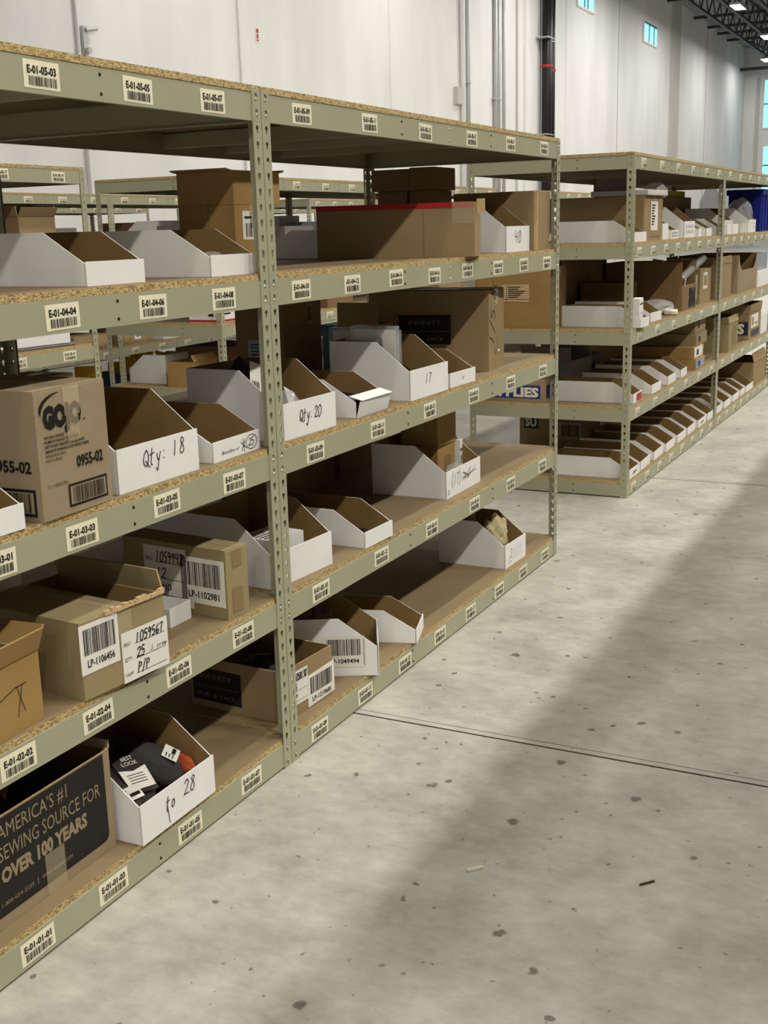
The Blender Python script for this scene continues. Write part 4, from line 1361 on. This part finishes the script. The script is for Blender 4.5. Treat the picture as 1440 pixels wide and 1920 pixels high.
mb = MB()
for (x0, y0, z0, x1, y1, z1) in ((0, 0, 0, 0.48, 0.27, 0.006), (0, 0, 0.006, 0.48, 0.008, 0.33), (0, 0.262, 0.006, 0.48, 0.27, 0.33), (0, 0.008, 0.006, 0.008, 0.262, 0.33), (0.472, 0.008, 0.006, 0.48, 0.262, 0.33)):
    mb.box(x0, y0, z0, x1, y1, z1)
mb.obj('body', M['totes'], t)
mb = MB()
mb.box(-0.016, -0.016, 0.30, 0.496, -0.0005, 0.345); mb.box(-0.016, 0.2705, 0.30, 0.496, 0.286, 0.345); mb.box(-0.016, -0.0005, 0.30, -0.0005, 0.2705, 0.345); mb.box(0.4805, -0.0005, 0.30, 0.496, 0.2705, 0.345)
for y in (0.05, 0.12, 0.19):
    mb.box(-0.008, y, 0.01, -0.0005, y + 0.015, 0.30)
for x in (0.06, 0.2, 0.34):
    mb.box(x, -0.008, 0.01, x + 0.015, -0.0005, 0.30)
mb.obj('rim', M['totes'], t)

carton('small black carton at the back corner behind the corner bin', 3.62, 0.62, Z4, 0.16, 0.24, 0.15, 0, 'blackprint', (0, 0, None, None), None)

# third shelf beyond the cross aisle
bin_box('white bin holding two white cartons, corner of the third shelf', 3, 3.722, -0.020, 0.145, -3, SMALL)
for i, (x, lb) in enumerate(((3.733, 'slim white printed carton in the corner bin'), (3.790, 'slim white printed carton in the corner bin, nearer the aisle end'))):
    t = thing('slim_carton', lb, 'box', (x, -0.008 + 0.006 * i, Z3 + 0.005), 0, 'slim white cartons')
    mb = MB(); mb.box(0, 0, 0, 0.048, 0.045, 0.152); mb.obj('body', M['paper'], t, bevel=0.003)
    f = front_face(-0.0006); f.rect(0.004, 0.118, 0.044, 0.124, M['darkblue']).rect(0.006, 0.07, 0.030, 0.074, M['greyblue']); f.put('printed_front', t)
bin_box('low white bin beside the corner bin on the third shelf', 3, 4.10, 0.02, 0.22, -2, SMALL)
crumple('plastic_bag', 'crumpled clear bag in front of the big brown carton', 'plastic bag', (4.55, 0.10, Z3 + 0.03), (0.16, 0.10, 0.07), M['film'], 67)
slab('paper_scrap', 'pale crumpled paper on the shelf by the clear bag', 'paper', (4.72, 0.05, Z3 + 0.003), (0.16, 0.08, 0.022), M['cream'], 12)
t = carton('big brown carton with bold black lettering on its end', 4.95, 0.035, Z3, 0.375, 0.50, 0.305, -1, 'kraft_brown', (None, None, 100, None), None, front_h=0.158, fl=0.002)
f = front_face(-0.0006); f.text('3M', 0.175, 0.025, 0.105, M['ink'], width=0.17, bold=0.09); f.put('printed_end', t)
t = thing('rolled_film', 'rolled clear sheet sticking out of the big brown carton', 'roll', (5.05, 0.075, Z3 + 0.19))
mb = MB(); mb.tube([(0, 0, 0), (0.55, -0.03, 0.12)], 0.024, 10); mb.obj('roll', M['film'], t, smooth=True)
slab('white_sheet', 'white sheet sticking up in the big brown carton', 'paper', (5.08, 0.30, Z3 + 0.02), (0.004, 0.10, 0.31), M['paper'], -30, (6, 14), bevel=0)
slab('white_sheet', 'white sheet lying at the front of the big brown carton', 'paper', (5.05, 0.09, Z3 + 0.02), (0.004, 0.09, 0.19), M['paper'], -60, (10, 10), bevel=0)
t = carton('olive carton with a paper label before the mid posts', 5.60, 0.06, Z3, 0.30, 0.32, 0.235, -2, 'kraft_olive', (None, None, 0, 0), 'y')
f = left_face(0.32, -0.0006); f.rect(0.09, 0.03, 0.30, 0.20, M['paper'])
for i in range(9):
    f.rect(0.10, 0.05 + i * 0.015, 0.10 + 0.14 * (0.5 + ((i * 5) % 4) / 8), 0.056 + i * 0.015, M['pen'], 0.0012)
f.put('paper_label', t)
f = front_face(-0.0006); f.rect(0.08, 0.10, 0.20, 0.21, M['paper']).rect(0.095, 0.12, 0.185, 0.19, M['kraft_olive'], 0.001); f.put('paper_label', t)
t = carton('big golden carton with a printed label, behind the end post', 3.60, 0.435, Z3, 0.22, 0.475, 0.335, 0, 'kraft_gold', (None, None, 0, 0), 'y')
f = left_face(0.475, -0.0006); f.rect(0.17, 0.145, 0.335, 0.240, M['kraft_edge']).rect(0.17, 0.158, 0.335, 0.160, M['ink'], 0.0012)
for i in range(6):
    f.rect(0.21, 0.168 + i * 0.011, 0.21 + 0.11 * (0.55 + ((i * 5) % 4) / 8), 0.173 + i * 0.011, M['ink'], 0.0012)
f.rect(0.20, 0.145, 0.202, 0.240, M['ink'], 0.0012)
f.put('paper_label', t)
f = front_face(-0.0006); f.rect(0.05, 0.0, 0.075, 0.26, M['tape_tan']); f.put('tape_strip', t)
f = front_face(-0.0006); f.rect(0.13, 0.0, 0.16, 0.30, M['kraft']); f.put('tape_strip', t)
carton('tall dark carton between the golden one and the labelled one', 3.84, 0.60, Z3, 0.25, 0.31, 0.360, 0, 'kraft_brown', (0, 0, None, None), None)
t = carton('brown carton with a slanted paper label behind the corner bin', 4.40, 0.26, Z3, 0.30, 0.27, 0.205, 0, 'kraft_brown', (0, 0, None, None), None)
f = front_face(-0.0006); f.rect(0.04, 0.05, 0.20, 0.19, M['paper'], 0.0010, 0, 0.012).rect(0.08, 0.11, 0.16, 0.130, M['pen'], 0.0016); f.put('paper_label', t)
carton('dim kraft carton at the back, above the brown labelled one', 4.11, 0.56, Z3, 0.95, 0.33, 0.360, 0, 'kraft_brown', (0, 0, None, None), None)

# second shelf beyond the cross aisle
bin_box('low white bin with a red square on its lip', 2, 3.722, 0.010, 0.19, 1.0, SMALL, lambda f, w, h: f.rect(w * 0.35, 0.004, w * 0.98, h * 0.86, M['red']))
bin_box('low white bin next after the red square bin', 2, 4.115, 0.006, 0.225, 0.5, SMALL)
bin_box('low white bin second after the red square bin', 2, 4.535, 0.010, 0.235, 2, SMALL)
bin_box('low white bin third after the red square bin, before the long cartons', 2, 4.885, 0.010, 0.19, 2, SMALL)
G = 'long cartons on the second shelf'
for i, (x, z, w, d, h, m, lb) in enumerate(((5.30, 0.0, 0.30, 0.80, 0.072, 'kraft_gold', 'long golden carton, bottom of its stack by the mid posts'), (5.30, 0.0735, 0.30, 0.80, 0.078, 'kraft_gold', 'long golden carton, white ended, second of its stack'), (5.40, 0.153, 0.36, 0.82, 0.075, 'kraft_olive', 'long olive carton third up in the stack by the mid posts'), (5.42, 0.2295, 0.34, 0.80, 0.135, 'kraft_olive', 'long olive carton topmost in the stack by the mid posts'))):
    t = carton(lb, x, 0.01 + 0.012 * i, Z2 + z, w, d, h, 0, m, (None, None, 0, 0), 'y', G)
    f = front_face(-0.0008); f.rect(0.01, 0.006, w - 0.03, h - 0.004, M['paper'] if i == 1 else M['greyblue'] if i == 0 else M['kraft_tan']).rect(0.08, h * 0.25, 0.14, h * 0.75, M['pen'], 0.0016); f.put('end_label', t)
t = carton('kraft carton printed with a broad blue band, back of the corner', 3.625, 0.492, Z2, 0.21, 0.40, 0.125, 0, 'kraft_tan', (None, None, 0, 0), 'y')
f = left_face(0.40, -0.0006); f.rect(0.008, 0.020, 0.375, 0.094, M['blue']).text('SUPPLIES', 0.020, 0.030, 0.052, M['cream'], width=0.345, bold=0.05); f.put('printed_band', t)
f = front_face(-0.0006); f.rect(0.03, 0.020, 0.20, 0.094, M['darkblue']).text('S', 0.05, 0.034, 0.045, M['blue'], bold=0.05); f.put('printed_band', t)
carton('grey carton leaning open behind the low white bins', 3.95, 0.44, Z2, 0.30, 0.32, 0.20, -6, 'grey_card', (None, None, 100, 60), None, fl=0.08, inner='grey_card')
carton('grey carton behind the second low white bin', 4.50, 0.52, Z2, 0.36, 0.30, 0.16, 0, 'grey_card', (0, 0, None, None), None)

# lowest shelf beyond the cross aisle
KX = [(3.665, 0.215, 0), (3.915, 0.245, 2), (4.235, 0.245, 1.5), (4.520, 0.250, 1.5), (4.840, 0.255, 1.2), (5.140, 0.262, 1.5), (5.455, 0.27, 1), (5.770, 0.215, 0.5), (6.10, 0.215, 1), (6.38, 0.26, 1), (6.73, 0.27, 1), (7.06, 0.20, 1), (7.30, 0.32, 0)]
ORD = ['first', 'second', 'third', 'fourth', 'fifth', 'sixth', 'seventh', 'eighth', 'ninth', 'tenth', 'eleventh', 'twelfth', 'thirteenth']
for i, (x, w, a) in enumerate(KX):
    note = None
    if i in (0, 6):
        note = lambda f, w, h: f.line([(w * 0.3, h * 0.3), (w * 0.42, h * 0.6), (w * 0.48, h * 0.35), (w * 0.6, h * 0.6), (w * 0.7, h * 0.4)], 0.006, M['pen'])
    bin_box('low white bin, %s from the corner post on the lowest shelf' % ORD[i], 1, x, 0.006 + 0.002 * (i % 3), w, a, SMALL, note, group='low white bins in a row on the lowest shelf')
t = carton('kraft carton with a dark printed band behind the lowest bins', 4.38, 0.70, Z1, 0.30, 0.215, 0.31, 0, 'kraft', (0, 0, None, None), None)
f = left_face(0.215, -0.0006); f.rect(0.030, 0.13, 0.125, 0.215, M['darkblue']).text('SU', 0.038, 0.145, 0.056, M['cream'], width=0.075, bold=0.04); f.put('printed_band', t)
t = carton('dark carton with a big barcode label behind the lowest bins', 4.38, 0.475, Z1, 0.30, 0.22, 0.30, 0, 'kraft_brown', (0, 0, None, None), None)
f = left_face(0.22, -0.0006); f.rect(0.04, 0.07, 0.19, 0.18, M['kraft_tan']).bars(0.06, 0.09, 0.17, 0.165, M['ink'], 71, 14); f.put('barcode_label', t)
carton('plain kraft carton with its top flap up, end of the lowest shelf', 7.70, 0.02, Z1, 0.62, 0.45, 0.20, 0, 'kraft', (75, None, None, None), None, fl=0.08)
carton('plain white carton behind the last lowest shelf bins', 6.80, 0.50, Z1, 0.50, 0.35, 0.23, 0, 'greyblue', (0, 0, None, None), None)

# far bay, second and third shelves
t = carton('crumpled kraft sack-like carton just past the mid posts', 6.46, 0.012, Z2, 0.37, 0.30, 0.215, 0, 'kraft_olive', (70, 100, 110, 80), None, fl=0.05)
f = front_face(-0.0006)
for i in range(4):
    f.rect(0.14 + i * 0.05, 0.03, 0.155 + i * 0.05, 0.19, M['kraft_brown'])
f.put('printed_front', t)
t = carton('kraft carton with a navy S mark and white print', 7.42, 0.03, Z2, 0.58, 0.40, 0.22, 0, 'kraft', (95, 100, 80, 80), None, fl=0.07)
f = left_face(0.40, -0.0006); f.rect(0.20, 0.04, 0.395, 0.15, M['darkblue']).text('S', 0.31, 0.055, 0.08, M['cream'], bold=0.05); f.put('printed_band', t)
f = front_face(-0.0006); f.rect(0.12, 0.02, 0.50, 0.07, M['darkblue']).rect(0.10, 0.09, 0.44, 0.20, M['paper']).rect(0.14, 0.11, 0.22, 0.18, M['kraft'], 0.0012).rect(0.27, 0.11, 0.40, 0.13, M['kraft'], 0.0012); f.put('printed_front', t)
carton('pale grey carton at the far end of the second shelf', 8.02, 0.03, Z2, 0.36, 0.5, 0.16, 0, 'white', (0, 0, None, None), None)
t = carton('narrow kraft carton with torn top just past the mid posts', 6.20, 0.03, Z3, 0.36, 0.40, 0.25, 0, 'kraft', (80, 95, 110, 95), None, fl=0.05)
t = carton('kraft carton with a scooped front past the narrow one', 6.83, 0.03, Z3, 0.86, 0.45, 0.29, 0, 'kraft_tan', (None, None, None, None), None, front_h=0.17)
for k in (0, 1):
    poly = [(0, 0.17), (0.16, 0.17), (0.075, 0.215), (0.03, 0.29), (0, 0.29)]
    poly = [((0.86 - a) if k else a, b) for a, b in poly]
    mb = MB(); mb.prism(poly, lambda p, q: (p[0], q, p[1]), 0.0, 0.004)
    mb.obj('scooped_edge', M['kraft_tan'], t)
carton('white carton past the scooped kraft carton', 7.75, 0.03, Z3, 0.55, 0.40, 0.13, 0, 'white', (0, 0, None, None), None)
carton('grey printed carton resting on the far white carton', 7.72, 0.05, Z3 + 0.1315, 0.6, 0.40, 0.14, 0, 'greyblue', (0, 0, None, None), None)

# ================================================================== rows behind
G = 'cartons in the row behind'
D0 = YD
carton('open kraft carton with a worn top, seen over the nearest white bin', 2.02, D0 + 0.13, Z4, 0.27, 0.34, 0.215, 0, 'kraft', (120, 95, 100, 90), None, G, fl=0.05)
carton('dark brown open carton behind the worn kraft one', 1.45, D0 + 0.42, Z4, 0.62, 0.36, 0.24, 4, 'kraft_brown', (95, 100, 80, 85), None, G, fl=0.06)
carton('red carton at the far end of the shelf behind', 2.20, D0 + 0.62, Z4, 0.14, 0.14, 0.20, 0, 'kraft_brown', (0, 0, None, None), None, G)
carton('flat white carton on the shelf behind, under the nearest beam', 1.72, D0 + 0.10, Z3 + 0.016, 0.50, 0.36, 0.06, -8, 'white', (0, 0, None, None), None, G)
slab('board_sheet', 'grey board under the flat white carton in the row behind', 'board', (1.95, D0 + 0.28, Z3 + 0.001), (0.66, 0.44, 0.012), M['grey_card'], -8)
carton('brown carton at the end of the flat white one', 2.22, D0 + 0.30, Z3, 0.12, 0.30, 0.085, 0, 'kraft_brown', (0, 0, None, None), None, G)
carton('kraft carton low in the row behind, near its end post', 1.95, D0 + 0.10, Z2, 0.34, 0.30, 0.26, 0, 'kraft', (0, 0, None, None), 'x', G)
carton('dark carton low in the row behind, beside the kraft one', 1.35, D0 + 0.15, Z2, 0.45, 0.34, 0.24, 0, 'kraft_brown', (0, 0, None, None), None, G)
# the rack whose end frame shows over the bins
t = carton('white carton with a red stripe in the row behind', 3.66, D0 + 0.06, Z3, 0.30, 0.24, 0.105, 0, 'white', (0, 0, None, None), None, G)
f = left_face(0.24, -0.0006); f.rect(0, 0.004, 0.24, 0.018, M['red']).rect(0.15, 0.04, 0.19, 0.06, M['ink']); f.put('printed_band', t)
f = front_face(-0.0006); f.rect(0, 0.004, 0.30, 0.018, M['red']).rect(0.05, 0.05, 0.12, 0.06, M['ink']); f.put('printed_band', t)
carton('golden carton on the low shelf in the row behind', 3.60, D0 + 0.24, Z2, 0.26, 0.22, 0.165, 0, 'kraft_gold', (60, None, None, None), None, G, fl=0.05)
bin_box('grey-white bin behind the golden carton in the row behind', 2, 3.97, D0 + 0.86, 0.26, 180, LARGE)
carton('dark brown carton in the shade past the striped white carton', 4.05, D0 + 0.10, Z2, 0.35, 0.40, 0.22, 0, 'kraft_brown', (0, 0, None, None), None, G)
carton('brown carton past the dark one in the row behind', 4.5, D0 + 0.05, Z2, 0.40, 0.40, 0.24, 0, 'kraft_brown', (0, 0, None, None), None, G)
bin_box('white bin turned backward on the upper shelf behind', 4, 4.05, D0 + 0.87, 0.30, 180, LARGE)
for i, (x, y, w, d, h, m, lb) in enumerate(((3.70, 0.32, 0.26, 0.22, 0.16, 'grey_card', 'grey carton on the upper shelf behind, beside golden cartons'), (3.70, 0.08, 0.30, 0.22, 0.20, 'kraft_brown', 'brown carton on the upper shelf behind the post pair'), (4.45, 0.45, 0.34, 0.40, 0.19, 'greyblue', 'grey blue carton on the upper shelf behind'), (4.15, 0.10, 0.22, 0.18, 0.10, 'teal', 'small teal printed carton behind the backward bin'), (4.60, 0.12, 0.40, 0.26, 0.14, 'grey_card', 'grey carton glimpsed behind the backward bin'), (5.1, 0.12, 0.40, 0.30, 0.17, 'greyblue', 'grey blue carton glimpsed beside the red taped carton'), (5.15, 0.5, 0.3, 0.3, 0.22, 'white', 'white carton at the back of the upper shelf behind'))):
    carton(lb, x, D0 + y, Z4, w, d, h, 0, m, (0, 0, None, None), None, G)
t = carton('kraft carton with a white address card on the shelf behind', 4.55, D0 + 0.04, Z3, 0.34, 0.30, 0.17, 0, 'kraft_gold', (0, 0, None, None), None, G)
f = front_face(-0.0006); f.rect(0.04, 0.04, 0.26, 0.15, M['paper']).rect(0.07, 0.06, 0.11, 0.075, M['ink'], 0.0012).rect(0.07, 0.105, 0.11, 0.12, M['ink'], 0.0012); f.put('address_card', t)
carton('tall brown carton in the row behind, beside the address card', 5.05, D0 + 0.05, Z3, 0.40, 0.36, 0.26, 0, 'kraft_brown', (0, 0, None, None), None, G)
carton('brown carton on the upper shelf behind, near the wall pipes', 6.4, D0 + 0.10, Z4, 0.5, 0.4, 0.16, 0, 'kraft_brown', (0, 0, None, None), None, G)
carton('kraft carton beyond the supplies box in the row behind', 7.2, D0 + 0.10, Z3, 0.5, 0.4, 0.25, 0, 'kraft', (0, 0, None, None), None, G)
carton('brown carton on a low shelf far behind the end frame', 6.6, D0 + 0.10, Z2, 0.6, 0.5, 0.26, 0, 'kraft_brown', (0, 0, None, None), None, G)
# two rows back
G2 = 'cartons two rows back'
t = carton('kraft carton with a navy band full of yellow mailers', 5.95, YC + 0.05, Z1, 0.90, 0.40, 0.15, 0, 'darkblue', (None, None, None, None), None, G2)
f = front_face(-0.0006); f.text('SUPPLIES', 0.1, 0.04, 0.075, M['greyblue'], width=0.7, bold=0.04); f.put('printed_band', t)
rnd = random.Random(5)
for i, lb in enumerate(('yellow padded mailer standing at the near end of the navy box', 'yellow padded mailer second along the navy box', 'yellow padded mailer third along the navy box', 'yellow padded mailer fourth along the navy box', 'yellow padded mailer last along the navy box')):
    slab('padded_mailer', lb, 'envelope', (6.05 + i * 0.17, YC + 0.25, Z1 + 0.008), (0.02, 0.22, 0.24 + 0.03 * (i % 3)), M['yellow'], (28, -20, 35, 12, -30)[i], (0, (7, -6, 5, 8, -7)[i]), 'yellow padded mailers')
slab('padded_mailer', 'yellow padded mailer alone beyond the paired posts two rows back', 'envelope', (5.55, YC + 0.2, Z1 + 0.004), (0.02, 0.24, 0.26), M['yellow'], 30, (0, 6), 'yellow padded mailers')
for i, (x, z, w, d, h, m, lb) in enumerate(((5.25, Z2, 0.45, 0.4, 0.13, 'kraft', 'kraft carton two rows back before the paired posts'), (5.92, Z2, 0.42, 0.4, 0.15, 'kraft', 'kraft carton with white mark two rows back, past paired posts'), (6.5, Z2, 0.8, 0.5, 0.09, 'white', 'flat white carton two rows back over the yellow mailers'), (4.8, Z4, 0.6, 0.5, 0.18, 'grey_card', 'grey carton two rows back on the upper shelf'), (6.3, Z4, 0.7, 0.5, 0.22, 'kraft_brown', 'brown carton two rows back on the upper shelf'), (7.3, Z4, 0.6, 0.5, 0.18, 'greyblue', 'grey blue carton two rows back on the upper shelf'), (9.6, Z4, 0.7, 0.5, 0.2, 'grey_card', 'grey carton two rows back past the gap'), (10.6, Z4, 0.8, 0.5, 0.16, 'white', 'white carton two rows back past the gap'), (6.2, Z3, 0.8, 0.5, 0.24, 'kraft_brown', 'brown carton two rows back on the middle shelf'), (7.2, Z3, 0.7, 0.5, 0.2, 'kraft', 'kraft carton two rows back on the middle shelf'), (7.35, Z1, 0.7, 0.5, 0.26, 'kraft_brown', 'brown carton two rows back on the lowest shelf'))):
    t = carton(lb, x, YC + 0.06, z, w, d, h, 0, m, (0, 0, None, None), None, G2)
    if i == 1:
        f = front_face(-0.0006); f.rect(0.15, 0.04, 0.24, 0.12, M['paper']).rect(0.18, 0.06, 0.21, 0.10, M['ink'], 0.0012); f.put('paper_label', t)

# floor debris
slab('wood_splinter', 'pale wood splinter lying on the open floor', 'debris', (-0.320, -0.694, 0.0005), (0.042, 0.009, 0.006), M['wood'], -45, bevel=0.001)
slab('dark_splinter', 'thin dark brown sliver lying on the floor', 'debris', (-0.214, -1.078, 0.0005), (0.040, 0.005, 0.004), M['darkwood'], -41, bevel=0.001)
